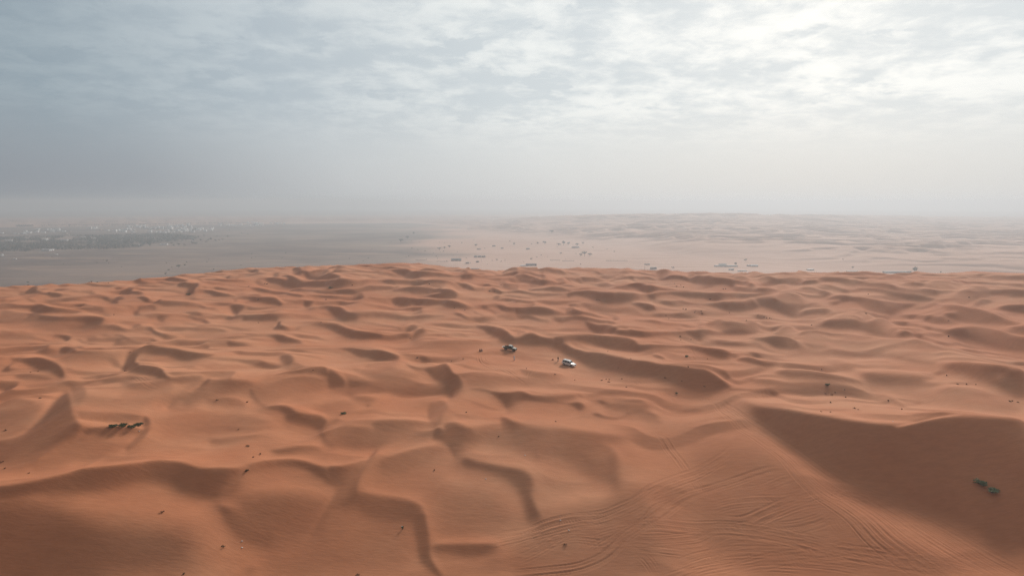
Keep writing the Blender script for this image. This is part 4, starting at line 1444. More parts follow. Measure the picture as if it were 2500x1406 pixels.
def cross_pane(name, parent, lo, hi, mat, th=0.012):
    """pane across the width: lo=(x,z,halfwidth) hi=(x,z,halfwidth); pushed out along x"""
    b = bmesh.new()
    s_ = 1 if lo[0] > 0 else -1
    pts = [(lo[0], lo[2], lo[1]), (lo[0], -lo[2], lo[1]), (hi[0], -hi[2], hi[1]), (hi[0], hi[2], hi[1])]
    a = [b.verts.new(p) for p in pts]
    c = [b.verts.new((p[0] + s_ * th, p[1], p[2] + th)) for p in pts]
    b.faces.new(a)
    b.faces.new(c[::-1])
    for i in range(4):
        j = (i + 1) % 4
        b.faces.new((a[i], c[i], c[j], a[j]))
    bmesh.ops.recalc_face_normals(b, faces=b.faces)
    return link(name, b, mat, parent)


def finish_body(b, off=0.05):
    bmesh.ops.bevel(b, geom=[e for e in b.edges if e.calc_face_angle(0) > 0.35], offset=off, segments=2, affect='EDGES', clamp_overlap=True)


def make_suv():
    r_ = empty('off_road_car', 'white off-road car with dark windows, facing right on the pale dune top', 'car')
    ins = lambda z_: 0.0 if z_ < 1.08 else (z_ - 1.08) * 0.26
    b = bmesh.new()
    side = [(-2.36, 0.52), (-2.42, 0.80), (-2.38, 1.10), (-2.28, 1.78), (-2.12, 1.90), (-0.4, 1.93), (0.52, 1.86), (1.06, 1.22),
            (1.30, 1.17), (2.22, 1.06), (2.40, 0.92), (2.44, 0.60), (2.36, 0.48), (1.94, 0.40), (-1.95, 0.40)]
    profile_body(b, side, 0.955, inset=ins)
    finish_body(b, 0.055)
    link('body', b, M_WHITE, r_, smooth=False)
    for s_ in (1, -1):
        y_ = lambda z_: s_ * (0.955 - ins(z_) + 0.004)
        for q in ([(-2.12, 1.17), (-2.05, 1.70), (-1.35, 1.74), (-1.35, 1.17)],
                  [(-1.27, 1.17), (-1.27, 1.75), (-0.42, 1.76), (-0.42, 1.17)],
                  [(-0.34, 1.17), (-0.34, 1.76), (0.46, 1.72), (0.88, 1.22), (0.88, 1.17)]):
            panel('side_window', r_, q, [y_(z_) for _, z_ in q], M_GLASS)
        for q in ([(-1.27, 0.50), (-1.27, 1.12), (-0.40, 1.12), (-0.40, 0.50)], [(-0.36, 0.50), (-0.36, 1.12), (0.90, 1.12), (0.90, 0.50)]):
            dr = panel('door', r_, q, [s_ * 0.957] * len(q), M_WHITE, 0.014)
            b = bmesh.new()
            box(b, (q[0][0] + 0.14, s_ * 0.985, 1.03), (0.18, 0.03, 0.035))
            link('handle', b, M_BLACK, dr)
        b = bmesh.new()
        box(b, (0.25, s_ * 0.975, 0.43), (2.4, 0.12, 0.07))
        link('running_board', b, M_BLACK, r_)
        b = bmesh.new()
        box(b, (0.88, s_ * 1.05, 1.24), (0.12, 0.20, 0.15))
        link('side_mirror', b, M_BLACK, r_)
        b = bmesh.new()
        box(b, (-0.7, s_ * 0.62, 1.955), (2.3, 0.04, 0.05))
        link('roof_rail', b, M_RIM, r_)
        for x in (-1.46, 1.44):
            lathe_arch(r_, x, s_ * 0.935, 0.39)
            wheel(r_, x, s_ * 0.86, 0.39, 0.26)
        b = bmesh.new()
        box(b, (2.38, s_ * 0.70, 0.90), (0.12, 0.34, 0.17))
        link('headlight', b, M_LAMP, r_)
        b = bmesh.new()
        box(b, (-2.40, s_ * 0.80, 0.98), (0.06, 0.16, 0.34))
        link('tail_light', b, M_RED, r_)
    cross_pane('windscreen', r_, (1.04, 1.25, 0.80), (0.56, 1.81, 0.70), M_GLASS)
    cross_pane('rear_window', r_, (-2.375, 1.22, 0.78), (-2.295, 1.70, 0.68), M_GLASS)
    b = bmesh.new()
    box(b, (2.435, 0, 0.86), (0.05, 0.95, 0.20))
    link('grille', b, M_BLACK, r_)
    b = bmesh.new()
    box(b, (2.44, 0, 0.56), (0.16, 1.80, 0.20))
    link('front_bumper', b, M_WHITE, r_)
    b = bmesh.new()
    box(b, (-2.44, 0, 0.60), (0.14, 1.80, 0.20))
    link('rear_bumper', b, M_BLACK, r_)
    b = bmesh.new()
    cyl(b, (-2.50, 0.12, 1.06), 0.33, 0.20, 'X', 18)
    link('spare_wheel', b, M_TYRE, r_)
    return r_


def make_pickup():
    r_ = empty('pickup_truck', 'olive pickup truck with a pale cab roof standing on the dune crest', 'pickup truck')
    b = bmesh.new()
    ins = lambda z_: 0.0 if z_ < 1.15 else (z_ - 1.15) * 0.20
    side = [(-0.75, 0.55), (-0.75, 1.15), (-0.68, 1.80), (-0.58, 1.86), (0.42, 1.86), (0.55, 1.80), (0.88, 1.22), (1.02, 1.20), (2.06, 1.13), (2.22, 1.02), (2.26, 0.62), (2.1, 0.5)]
    profile_body(b, side, 0.86, inset=ins)
    finish_body(b, 0.045)
    link('cab', b, M_OLIVE, r_)
    b = bmesh.new()
    box(b, (-0.10, 0, 1.885), (1.12, 1.44, 0.05))
    link('roof', b, M_CREAM, r_)
    b = bmesh.new()
    box(b, (1.62, 0, 1.185), (1.02, 1.30, 0.04), Matrix.Rotation(math.radians(3.8), 3, 'Y'))
    link('bonnet', b, M_CREAM, r_)
    # load bed
    b = bmesh.new()
    box(b, (-1.72, 0, 0.80), (1.86, 1.74, 0.08))
    link('bed_floor', b, M_OLIVE, r_)
    for s_ in (1, -1):
        b = bmesh.new()
        box(b, (-1.72, s_ * 0.87, 1.02), (1.86, 0.05, 0.42))
        box(b, (-1.72, s_ * 0.90, 1.24), (1.88, 0.08, 0.05))
        link('bed_side', b, M_OLIVE, r_)
    b = bmesh.new()
    box(b, (-0.81, 0, 1.04), (0.05, 1.70, 0.46))
    link('bed_front_panel', b, M_OLIVE, r_)
    b = bmesh.new()
    box(b, (-2.95, 0, 0.90), (0.05, 1.70, 0.5), Matrix.Rotation(math.radians(-72), 3, 'Y'))
    link('tailgate', b, M_OLIVE, r_)
    b = bmesh.new()
    for y_ in (-0.78, 0.78):
        tube(b, (-0.88, y_, 1.25), (-0.88, y_, 1.98), 0.03, 0.03)
        tube(b, (-0.88, y_, 1.96), (-1.9, y_, 1.28), 0.03, 0.03)
    tube(b, (-0.88, -0.78, 1.96), (-0.88, 0.78, 1.96), 0.03, 0.03)
    link('roll_bar', b, M_BLACK, r_)
    b = bmesh.new()
    box(b, (-0.4, 0, 0.55), (4.4, 0.9, 0.14))
    link('chassis', b, M_BLACK, r_)
    for s_ in (1, -1):
        y_ = lambda z_: s_ * (0.86 - ins(z_) + 0.004)
        q = [(-0.60, 1.22), (-0.58, 1.72), (0.38, 1.72), (0.74, 1.24)]
        panel('side_window', r_, q, [y_(z_) for _, z_ in q], M_GLASS)
        q = [(-0.60, 0.62), (-0.60, 1.17), (0.72, 1.17), (0.72, 0.62)]
        dr = panel('door', r_, q, [s_ * 0.862] * 4, M_OLIVE, 0.014)
        b = bmesh.new()
        box(b, (-0.45, s_ * 0.89, 1.08), (0.16, 0.03, 0.035))
        link('handle', b, M_BLACK, dr)
        b = bmesh.new()
        box(b, (0.80, s_ * 0.97, 1.34), (0.08, 0.16, 0.22))
        link('side_mirror', b, M_BLACK, r_)
        for x in (-1.72, 1.46):
            lathe_arch(r_, x, s_ * 0.85, 0.38)
            wheel(r_, x, s_ * 0.80, 0.38, 0.24)
        b = bmesh.new()
        cyl(b, (2.26, s_ * 0.62, 0.92), 0.11, 0.05, 'X', 14)
        link('headlight', b, M_LAMP, r_)
        b = bmesh.new()
        box(b, (-2.68, s_ * 0.78, 0.82), (0.05, 0.12, 0.20))
        link('tail_light', b, M_RED, r_)
    cross_pane('windscreen', r_, (0.87, 1.26, 0.74), (0.58, 1.76, 0.66), M_GLASS)
    b = bmesh.new()
    box(b, (-0.735, 0, 1.48), (0.03, 1.1, 0.40))
    link('rear_window', b, M_GLASS, r_)
    b = bmesh.new()
    box(b, (2.27, 0, 0.92), (0.04, 0.9, 0.26))
    link('grille', b, M_BLACK, r_)
    b = bmesh.new()
    box(b, (2.36, 0, 0.62), (0.14, 1.66, 0.16))
    link('front_bumper', b, M_BLACK, r_)
    return r_


def ground_normal(x, y, d_=1.2):
    gx = (ground(np.array([x + d_]), np.array([y])) - ground(np.array([x - d_]), np.array([y])))[0] / (2 * d_)
    gy = (ground(np.array([x]), np.array([y + d_])) - ground(np.array([x]), np.array([y - d_])))[0] / (2 * d_)
    return Vector((-gx, -gy, 1)).normalized()


def seat_on(o, x, y, z_, heading, sink=0.02, follow=1.0):
    n = (Vector((0, 0, 1)) * (1 - follow) + ground_normal(x, y) * follow).normalized()
    f = Vector((math.cos(heading), math.sin(heading), 0))
    f = (f - n * f.dot(n)).normalized()
    s_ = n.cross(f)
    M = Matrix((f, s_, n)).transposed().to_4x4()
    M.translation = Vector((x, y, z_ - sink))
    o.matrix_world = M


suv = make_suv()
x, y, z_ = hit_dune(1388.5, 892)
seat_on(suv, x, y, z_, math.radians(-33), 0.06)
pick = make_pickup()
x, y, z_ = hit_dune(1246, 854.5)
seat_on(pick, x, y, z_, math.radians(-22), 0.06)


# ------------------------------------------------------------------ people
def skin_body(name, joints, edges, mat, parent=None, sub=1):
    me = bpy.data.meshes.new(name)
    me.from_pydata([j[0] for j in joints], edges, [])
    o = bpy.data.objects.new(name, me)
    COL.objects.link(o)
    md = o.modifiers.new('skin', 'SKIN')
    sv = me.skin_vertices[0].data
    for i, j in enumerate(joints):
        sv[i].radius = (j[1], j[2] if len(j) > 2 else j[1])
        sv[i].use_root = (i == 0)
    sb = o.modifiers.new('sub', 'SUBSURF')
    sb.levels = sb.render_levels = sub
    dg = bpy.context.evaluated_depsgraph_get()
    ev = o.evaluated_get(dg)
    m2 = bpy.data.meshes.new_from_object(ev)
    bpy.data.objects.remove(o)
    m2.materials.clear()
    m2.materials.append(mat)
    m2.polygons.foreach_set('use_smooth', [True] * len(m2.polygons))
    n = bpy.data.objects.new(name, m2)
    COL.objects.link(n)
    if parent:
        n.parent = parent
    return n


def body_graph(P):
    """P: dict of joint positions -> joints and edges incl. hands with five fingers"""
    J, E, ix = [], [], {}

    def add(k, p, r1, r2=None):
        ix[k] = len(J)
        J.append((p, r1, r2 or r1))
    add('pelvis', P['pelvis'], .15, .11)
    add('waist', P['waist'], .13, .10)
    add('chest', P['chest'], .17, .12)
    add('neck', P['neck'], .055)
    add('head', P['head'], .082, .098)
    add('crown', P['crown'], .07, .08)
    for a, b in (('pelvis', 'waist'), ('waist', 'chest'), ('chest', 'neck'), ('neck', 'head'), ('head', 'crown')):
        E.append((ix[a], ix[b]))
    for s_ in 'LR':
        for k, rr in (('sho', .065), ('elb', .043), ('wri', .028), ('hip', .095), ('kne', .06), ('ank', .042), ('toe', .035)):
            add(k + s_, P[k + s_], rr)
        for a, b in (('chest', 'sho' + s_), ('sho' + s_, 'elb' + s_), ('elb' + s_, 'wri' + s_), ('pelvis', 'hip' + s_), ('hip' + s_, 'kne' + s_), ('kne' + s_, 'ank' + s_), ('ank' + s_, 'toe' + s_)):
            E.append((ix[a], ix[b]))
        w = Vector(P['wri' + s_])
        dd = (w - Vector(P['elb' + s_])).normalized()
        sd = dd.cross(Vector((0, 1, 0.01))).normalized()
        pc = w + dd * .07
        add('palm' + s_, tuple(pc), .032, .018)
        E.append((ix['wri' + s_], ix['palm' + s_]))
        for f in range(5):
            o_ = (f - 2) * .02
            ln = (.055, .08, .088, .08, .06)[f]
            k1 = pc + sd * o_ + dd * .035
            k2 = k1 + dd * ln + sd * o_ * .3
            add('f%d%s' % (f, s_), tuple(k1), .010)
            add('g%d%s' % (f, s_), tuple(k2), .008)
            E.append((ix['palm' + s_], ix['f%d%s' % (f, s_)]))
            E.append((ix['f%d%s' % (f, s_)], ix['g%d%s' % (f, s_)]))
    return J, E


def face_bits(P, root, face):
    h = Vector(P['head'])
    f = Vector(face).normalized()
    s_ = f.cross(Vector((0, 0, 1))).normalized()
    b = bmesh.new()
    tube(b, h + f * .085 + Vector((0, 0, .02)), h + f * .118 + Vector((0, 0, -.02)), .008, .017, 6)
    link('nose', b, M_SKIN, root)
    for q in (1, -1):
        b = bmesh.new()
        bmesh.ops.create_icosphere(b, subdivisions=1, radius=.014, matrix=Matrix.Translation(h + f * .09 + s_ * .034 * q + Vector((0, 0, .025))))
        link('eye', b, M_BLACK, root)
        b = bmesh.new()
        bmesh.ops.create_icosphere(b, subdivisions=1, radius=.026, matrix=Matrix.Translation(h + s_ * .098 * q))
        link('ear', b, M_SKIN, root)
    b = bmesh.new()
    tube(b, h + f * .096 + s_ * .024 + Vector((0, 0, -.045)), h + f * .096 - s_ * .024 + Vector((0, 0, -.045)), .006, .006, 5)
    link('mouth', b, M_RUST, root)


STAND = dict(pelvis=(0, 0, .93), waist=(0, .0, 1.10), chest=(0, .01, 1.32), neck=(0, 0, 1.50), head=(0, -.02, 1.62), crown=(0, -.01, 1.70),
             shoL=(.19, 0, 1.42), elbL=(.25, .02, 1.13), wriL=(.25, -.06, .88), shoR=(-.19, 0, 1.42), elbR=(-.25, .02, 1.13), wriR=(-.25, -.06, .88),
             hipL=(.10, 0, .90), kneL=(.11, -.02, .50), ankL=(.11, .02, .08), toeL=(.12, -.14, .04),
             hipR=(-.10, 0, .90), kneR=(-.11, -.02, .50), ankR=(-.11, .02, .08), toeR=(-.12, -.14, .04))


def garment(name, rings, mat, root, seg=14):
    b = bmesh.new()
    R_ = []
    for (cx, cy, cz, rx, ry) in rings:
        R_.append([b.verts.new((cx + rx * math.cos(i * 2 * math.pi / seg), cy + ry * math.sin(i * 2 * math.pi / seg), cz)) for i in range(seg)])
    for a, c in zip(R_, R_[1:]):
        for i in range(seg):
            j = (i + 1) % seg
            b.faces.new((a[i], a[j], c[j], c[i]))
    b.faces.new(R_[0][::-1])
    b.faces.new(R_[-1])
    return link(name, b, mat, root, smooth=True)


def limb(b, p, q, ra, rb):
    tube(b, p, q, ra, rb, 10)


# person in a white robe
pw = empty('person', 'person in a long white robe standing alone below the olive pickup', 'person')
J, E = body_graph(STAND)
skin_body('body', J, E, M_SKIN, pw)
garment('robe', [(0, 0, .10, .24, .20), (0, 0, .5, .22, .17), (0, 0, .95, .21, .15), (0, 0, 1.2, .20, .145), (0, 0, 1.42, .21, .13), (0, 0, 1.50, .10, .09)], M_ROBE, pw)
for s_ in (1, -1):
    b = bmesh.new()
    limb(b, (s_ * .17, 0, 1.43), (s_ * .25, .02, 1.13), .085, .07)
    limb(b, (s_ * .25, .02, 1.15), (s_ * .25, -.05, .91), .07, .062)
    link('sleeve', b, M_ROBE, pw, smooth=True)
b = bmesh.new()
bmesh.ops.create_icosphere(b, subdivisions=2, radius=.108, matrix=Matrix.Translation((0, .005, 1.67)) @ Matrix.Diagonal((1, 1.1, .8, 1)))
link('cap', b, M_ROBE, pw, smooth=True)
face_bits(STAND, pw, (0, -1, 0))
x, y, z_ = hit_dune(1255.5, 879.5)
pw.location = (x, y, z_ - .03)
pw.rotation_euler = (0, 0, math.radians(20))

# person walking by the white car
WALK = dict(STAND)
WALK.update(kneL=(.10, -.20, .52), ankL=(.10, -.24, .10), toeL=(.11, -.39, .05), kneR=(-.10, .06, .50), ankR=(-.10, .30, .14), toeR=(-.11, .20, .03),
            elbL=(.26, .12, 1.15), wriL=(.25, .10, .90), elbR=(-.26, -.10, 1.16), wriR=(-.20, -.28, 1.02), head=(0, -.05, 1.62), crown=(0, -.04, 1.70))
pd = empty('person', 'person in a dark top and pale trousers walking behind the white car', 'person')
J, E = body_graph(WALK)
skin_body('body', J, E, M_SKIN, pd)
garment('dark_top', [(0, 0, .86, .20, .16), (0, 0, 1.1, .18, .14), (0, 0, 1.40, .22, .14), (0, 0, 1.50, .09, .08)], M_DARKCLOTH, pd)
for s_, k in ((1, 'L'), (-1, 'R')):
    b = bmesh.new()
    limb(b, WALK['sho' + k], WALK['elb' + k], .08, .062)
    limb(b, WALK['elb' + k], WALK['wri' + k], .060, .048)
    link('sleeve', b, M_DARKCLOTH, pd, smooth=True)
    b = bmesh.new()
    limb(b, WALK['hip' + k], WALK['kne' + k], .125, .092)
    a_ = Vector(WALK['ank' + k])
    limb(b, WALK['kne' + k], tuple(a_ + Vector((0, 0, .05))), .090, .075)
    link('trouser_leg', b, M_GREYCLOTH, pd, smooth=True)
    b = bmesh.new()
    t_ = Vector(WALK['toe' + k])
    tube(b, a_ + Vector((0, .05, -.04)), t_, .055, .045, 8)
    link('shoe', b, M_SHOE, pd, smooth=True)
b = bmesh.new()
bmesh.ops.create_icosphere(b, subdivisions=2, radius=.112, matrix=Matrix.Translation((0, -.02, 1.68)) @ Matrix.Diagonal((1, 1.1, .85, 1)))
link('hair', b, M_HAIR, pd, smooth=True)
face_bits(WALK, pd, (0, -1, 0))
x, y, z_ = hit_dune(1362.5, 882)
pd.location = (x, y, z_ - .03)
pd.rotation_euler = (0, 0, math.radians(-70))

# two people sitting close together on the crest
SIT = dict(pelvis=(0, 0, .16), waist=(0, -.04, .32), chest=(0, -.10, .56), neck=(0, -.14, .73), head=(0, -.18, .85), crown=(0, -.17, .93),
           shoL=(.19, -.10, .64), elbL=(.25, -.28, .45), wriL=(.16, -.46, .50), shoR=(-.19, -.10, .64), elbR=(-.25, -.28, .45), wriR=(-.16, -.46, .50),
           hipL=(.11, -.02, .16), kneL=(.16, -.42, .42), ankL=(.15, -.58, .07), toeL=(.15, -.74, .04),
           hipR=(-.11, -.02, .16), kneR=(-.16, -.42, .42), ankR=(-.15, -.58, .07), toeR=(-.15, -.74, .04))
for du, lab, m1, m2, rot, dx_ in ((0, 'person in rust red sitting at the left end of the crest', M_RUST, M_DARKCLOTH, 65, 0.0),
                                  (1, 'person in black sitting behind the one in rust red on the crest', M_DARKCLOTH, M_GREYCLOTH, 110, 0.62)):
    ps = empty('person', lab, 'person', 'two people sitting on the crest')
    J, E = body_graph(SIT)
    skin_body('body', J, E, M_SKIN, ps)
    garment('shirt', [(0, 0, .08, .20, .17), (0, -.04, .32, .18, .15), (0, -.09, .56, .21, .14), (0, -.13, .72, .09, .08)], m1, ps)
    for k in 'LR':
        b = bmesh.new()
        limb(b, SIT['sho' + k], SIT['elb' + k], .08, .062)
        limb(b, SIT['elb' + k], SIT['wri' + k], .060, .048)
        link('sleeve', b, m1, ps, smooth=True)
        b = bmesh.new()
        limb(b, SIT['hip' + k], SIT['kne' + k], .125, .092)
        limb(b, SIT['kne' + k], SIT['ank' + k], .090, .075)
        link('trouser_leg', b, m2, ps, smooth=True)
    b = bmesh.new()
    bmesh.ops.create_icosphere(b, subdivisions=2, radius=.115, matrix=Matrix.Translation((0, -.155, .91)) @ Matrix.Diagonal((1, 1.1, .85, 1)))
    link('hair', b, M_HAIR, ps, smooth=True)
    face_bits(SIT, ps, (0, -1, 0))
    x, y, z_ = hit_dune(1170.5, 857.5)
    x += dx_
    z_ = float(ground(np.array([x]), np.array([y]))[0])
    ps.location = (x, y, z_ - .02)
    ps.rotation_euler = (0, 0, math.radians(rot))

# bag lying on the sand between the crest and the walker
b = bmesh.new()
box(b, (0, 0, .16), (.75, .38, .32))
bmesh.ops.bevel(b, geom=b.edges[:], offset=.10, segments=3, affect='EDGES')
bag = tag(link('bag', b, M_RUST, smooth=True), 'dark red bag lying left of the walking person', 'bag')
b = bmesh.new()
for k in range(8):
    a0, a1 = math.pi * k / 8, math.pi * (k + 1) / 8
    tube(b, (.22 * math.cos(a0), 0, .28 + .13 * math.sin(a0)), (.22 * math.cos(a1), 0, .28 + .13 * math.sin(a1)), .018, .018, 5)
link('handle', b, M_BLACK, bag)
x, y, z_ = hit_dune(1349.5, 878.5)
bag.location = (x, y, z_ - .03)
bag.rotation_euler = (0, 0, .4)


# ------------------------------------------------------------------ desert plants
def leafy(bm, centre, rad, n, size, rs, flat=1.0, shell=0.35):
    for _ in range(n):
        while True:
            p = Vector((rs.uniform(-1, 1), rs.uniform(-1, 1), rs.uniform(-1, 1)))
            if shell < p.length < 1:
                break
        p = Vector((p.x * rad[0], p.y * rad[1], p.z * rad[2])) + Vector(centre)
        if p.z < 0.02:
            p.z = 0.02 + rs.random() * 0.1
        a = Vector((rs.uniform(-1, 1), rs.uniform(-1, 1), rs.uniform(-.4, 1))).normalized()
        q = a.orthogonal().normalized()
        s_ = size * rs.uniform(.6, 1.4)
        v1, v2, v3, v4 = p - q * s_ * .35, p + a * s_, p + q * s_ * .35, p - a * s_ * .4
        bm.faces.new([bm.verts.new(c) for c in (v1, v2, v3, v4)])


def make_shrub(name, label, rs, w=1.6, h=1.3, mat=M_LEAF, n=260, lobes=6, cat='shrub', group=None, leaf=.22):
    r_ = empty(name, label, cat, group)
    b = bmesh.new()
    tips = []
    for k in range(lobes + 4):
        a = rs.uniform(0, 6.28)
        q = rs.uniform(.2, .8) * w / 2
        t = (math.cos(a) * q, math.sin(a) * q, h * rs.uniform(.35, .8))
        tube(b, (0, 0, -.1), t, .035, .012, 5)
        tips.append(t)
    link('stems', b, M_WOOD, r_)
    b = bmesh.new()
    for t in tips:
        leafy(b, t, (w * .22, w * .22, h * .26), n // len(tips), leaf, rs, shell=.1)
    link('leaves', b, mat, r_)
    return r_


rs = random.Random(11)
GREEN = [
    (275, 1043, 1.5, 1.1, 'leafy green bush at the left end of the row of four in the hollow'),
    (302, 1041, 2.2, 1.6, 'tallest green bush, second from left in the row of four'),
    (322, 1044, 1.5, 1.0, 'low spreading green bush, third in the row of four'),
    (339, 1039, 1.5, 1.2, 'compact green bush at the right end of the row of four'),
    (838, 1010, 1.9, 1.0, 'lone bright green bush on the crest left of centre'),
    (2396, 1183, 2.0, 1.6, 'dark green bush, upper of the pair in the big shaded bowl'),
    (2419, 1202, 2.2, 1.5, 'dark green bush, lower of the pair in the big shaded bowl'),
    (461, 721, 3.6, 3.6, 'dark tall bush in the hollow near the far left dune edge'),
    (808, 704, 3.4, 1.9, 'green bush on the far dunes above a long dark slope'),
    (2020, 941, 1.5, 1.2, 'dark round bush on the lit slope beside the right tracks'),
    (1677, 870, 1.5, .9, 'low dark bush beside the tracks climbing over the far crest'),
    (1651, 960, 1.2, .8, 'single dark bush on the track that leads to the pass'),
    (603, 1150, .9, .8, 'pale dry bush on the shaded slope at lower left'),
]
for u, v, w, h, lab in GREEN:
    dry = 'dry' in lab
    sh = make_shrub('desert_shrub', lab, rs, w, h, M_DRY if dry else M_LEAF, 330 if h > 1 else 200, leaf=.24 if w > 1.4 else .16)
    x, y, z_ = hit_dune(u, v)
    sh.location = (x, y, z_ - .05)
    kf = 1.1 if 'bowl' in lab else 1.0
    sh.scale = (1.3 * kf, 1.0 * kf, .62 * kf) if ('row of four' in lab or 'bowl' in lab) else (1.0, .9, .52)

SPECKS = {
    'small dark tuft on the pale slope right of the tracks': ('tufts scattered over the right lit slopes', [
        (2015, 961), (2031, 964), (2039, 959), (2062, 952), (2064, 970), (2028, 983), (2086, 997), (2006, 902), (2169, 978), (2201, 999), (2311, 917),
        (2338, 938), (2359, 938), (2382, 939), (2466, 980), (2472, 979), (2485, 982), (2095, 1000), (2005, 1005), (2027, 1006)]),
    'small dark tuft on the flat sand between the right far dunes': ('tufts on the flats of the far right dunes', [
        (1626, 771), (1633, 778), (1668, 755), (1674, 756), (1822, 783), (1866, 775), (1872, 777), (1879, 777), (1883, 778), (1734, 731), (1981, 794),
        (2120, 719), (2316, 783), (2316, 822), (2114, 766), (2366, 727), (1712, 760), (1698, 759), (1714, 766), (1850, 770), (1781, 764), (1696, 763),
        (1766, 706), (1772, 706), (1647, 693), (1662, 697), (1669, 701), (1652, 700), (1456, 732), (1464, 733), (1460, 732)]),
    'small dark tuft near the wheel tracks beyond the cars': ('tufts beside the tracks right of the cars', [
        (1727, 876), (1468, 929), (1487, 927), (1486, 933), (1518, 925), (1661, 822), (1662, 830), (1687, 829), (1480, 926), (1529, 945), (1509, 898),
        (1484, 858), (1540, 876), (1355, 914), (1403, 928), (1624, 923), (1664, 930), (1720, 944), (1680, 896)]),
    'small dark tuft on the left dunes': ('tufts scattered over the left dunes', [
        (318, 860), (306, 906), (75, 909), (93, 907), (13, 1051), (582, 1049), (603, 982), (530, 977), (605, 1089), (278, 769), (98, 972), (396, 1250),
        (545, 1334), (449, 1401), (11, 1144), (5, 1128), (618, 1116), (635, 1109), (70, 1155), (218, 687), (223, 688), (237, 690), (68, 691), (265, 691),
        (293, 718), (630, 732), (795, 732), (784, 787), (631, 788), (764, 904), (646, 693), (652, 694), (607, 700), (860, 697), (966, 745), (1001, 746)]),
    'small dark tuft on the middle dunes': ('tufts scattered over the middle dunes', [
        (1131, 877), (1102, 882), (1018, 874), (1002, 826), (1061, 1148), (1217, 1066), (1357, 1029), (1110, 752), (1135, 757), (1048, 694), (1223, 696),
        (1138, 1007), (874, 1403), (1285, 900), (1380, 1330), (1195, 711), (1208, 712)]),
}
MARKS = [('the row of four green bushes', 305, 1042), ('the lone bright bush on the crest', 838, 1008), ('the olive pickup', 1246, 850), ('the white car', 1388, 886),
         ('the round bush by the right tracks', 2020, 940), ('the rim of the big shaded bowl', 2200, 1020), ('the far left dune edge', 100, 700),
         ('the pass where the tracks meet', 1745, 975), ('the two plastic scraps at the bottom left', 591, 1330), ('the tall bush in the far left hollow', 461, 716),
         ('the far bush above the long dark slope', 808, 702), ('the bush by the climbing tracks', 1677, 868), ('the bush on the track', 1651, 957),
         ('the white bottle scrap', 982, 1285), ('the two sitting people', 1170, 855), ('the large curved dark slope at far right', 2200, 815),
         ('the dark far slope right of centre', 1900, 740), ('the dry bush at lower left', 603, 1148), ('the shaded left valley', 130, 980),
         ('the long dark slope right of the white car', 1620, 900), ('the far middle dunes', 1150, 700), ('the far dunes at centre right', 1560, 700),
         ('the flat sand among the far dunes', 1700, 762), ('the right frame edge', 2480, 960), ('the sinuous dark slope on the left', 700, 870)]


def beside(u, v, marks):
    n_, a_, b_2 = min(marks, key=lambda m_: math.hypot(m_[1] - u, (m_[2] - v) * 1.6))
    du_, dv_ = u - a_, (v - b_2) * 1.6
    d_ = math.hypot(du_, dv_)
    w_ = ('right of' if du_ > 0 else 'left of') if abs(du_) > abs(dv_) else ('below' if dv_ > 0 else 'above')
    return ('just ' if d_ < 25 else ('' if d_ < 80 else 'well ')) + w_ + ' ' + n_


proto_t = []
for k in range(4):
    t_ = make_shrub('desert_tuft', 'x', rs, (0.8, 1.0, 0.7, 1.1)[k], (.35, .45, .5, .38)[k], M_DRY, 90, 4, 'tuft', leaf=.15)
    proto_t.append(t_)
used = set()
for lab, (grp, pts) in SPECKS.items():
    for (u, v) in pts:
        k = rs.randrange(4)
        lab = ('wide flat', 'bushy', 'small round', 'low ragged')[(0, 3, 2, 1)[k]] + ' dark tuft ' + beside(u, v, MARKS)
        if k not in used:
            used.add(k)
            o = proto_t[k]
            o['label'], o['group'] = lab, grp
        else:
            o = dup(proto_t[k], lab, grp)
        x, y, z_ = hit_dune(u, v)
        o.location = (x, y, z_ - .03)
        rr_ = math.hypot(x, y)
        s_ = rs.uniform(.45, .8) * (1.0 if rr_ < 250 else 1.0 + (rr_ - 250) / 330)
        o.scale = (s_, s_, s_)
        o.rotation_euler = (0, 0, rs.uniform(0, 6.28))
for k, o in enumerate(proto_t):
    if k not in used:
        for ch in list(o.children):
            bpy.data.objects.remove(ch)
        bpy.data.objects.remove(o)

LIT = [(591, 1321, 'crumpled white plastic scrap, upper of two at the bottom left'), (591, 1337, 'crumpled white plastic scrap, lower of two at the bottom left'),
       (982, 1285, 'white plastic bottle scrap beside a tuft at the bottom centre'), (1186, 1169, 'white scrap on the rounded dune below the centre'),
       (1282, 1111, 'white scrap on the sharp crest at the centre'), (1368, 1270, 'white scrap just above the crossing tracks'),
       (1389, 1294, 'white scrap lying among the crossing tracks'), (2180, 1029, 'pale scrap above the rim of the shaded bowl'), (340, 1053, 'white scrap below the row of bushes')]
for u, v, lab in LIT:
    b = bmesh.new()
    bmesh.ops.create_icosphere(b, subdivisions=2, radius=.11)
    for vtx in b.verts:
        vtx.co = Vector((vtx.co.x * 1.3, vtx.co.y, vtx.co.z * .6)) * rs.uniform(.7, 1.3)
    o = tag(link('litter_scrap', b, M_LITTER), lab, 'litter', 'plastic scraps on the sand')
    x, y, z_ = hit_dune(u, v)
    o.location = (x, y, z_ + .05)
o = make_shrub('desert_tuft', 'dark green tuft beside the white bottle scrap at the bottom centre', rs, .5, .6, M_LEAF, 80, 3, 'tuft', leaf=.12)
x, y, z_ = hit_dune(982.5, 1291)
o.location = (x, y, z_)

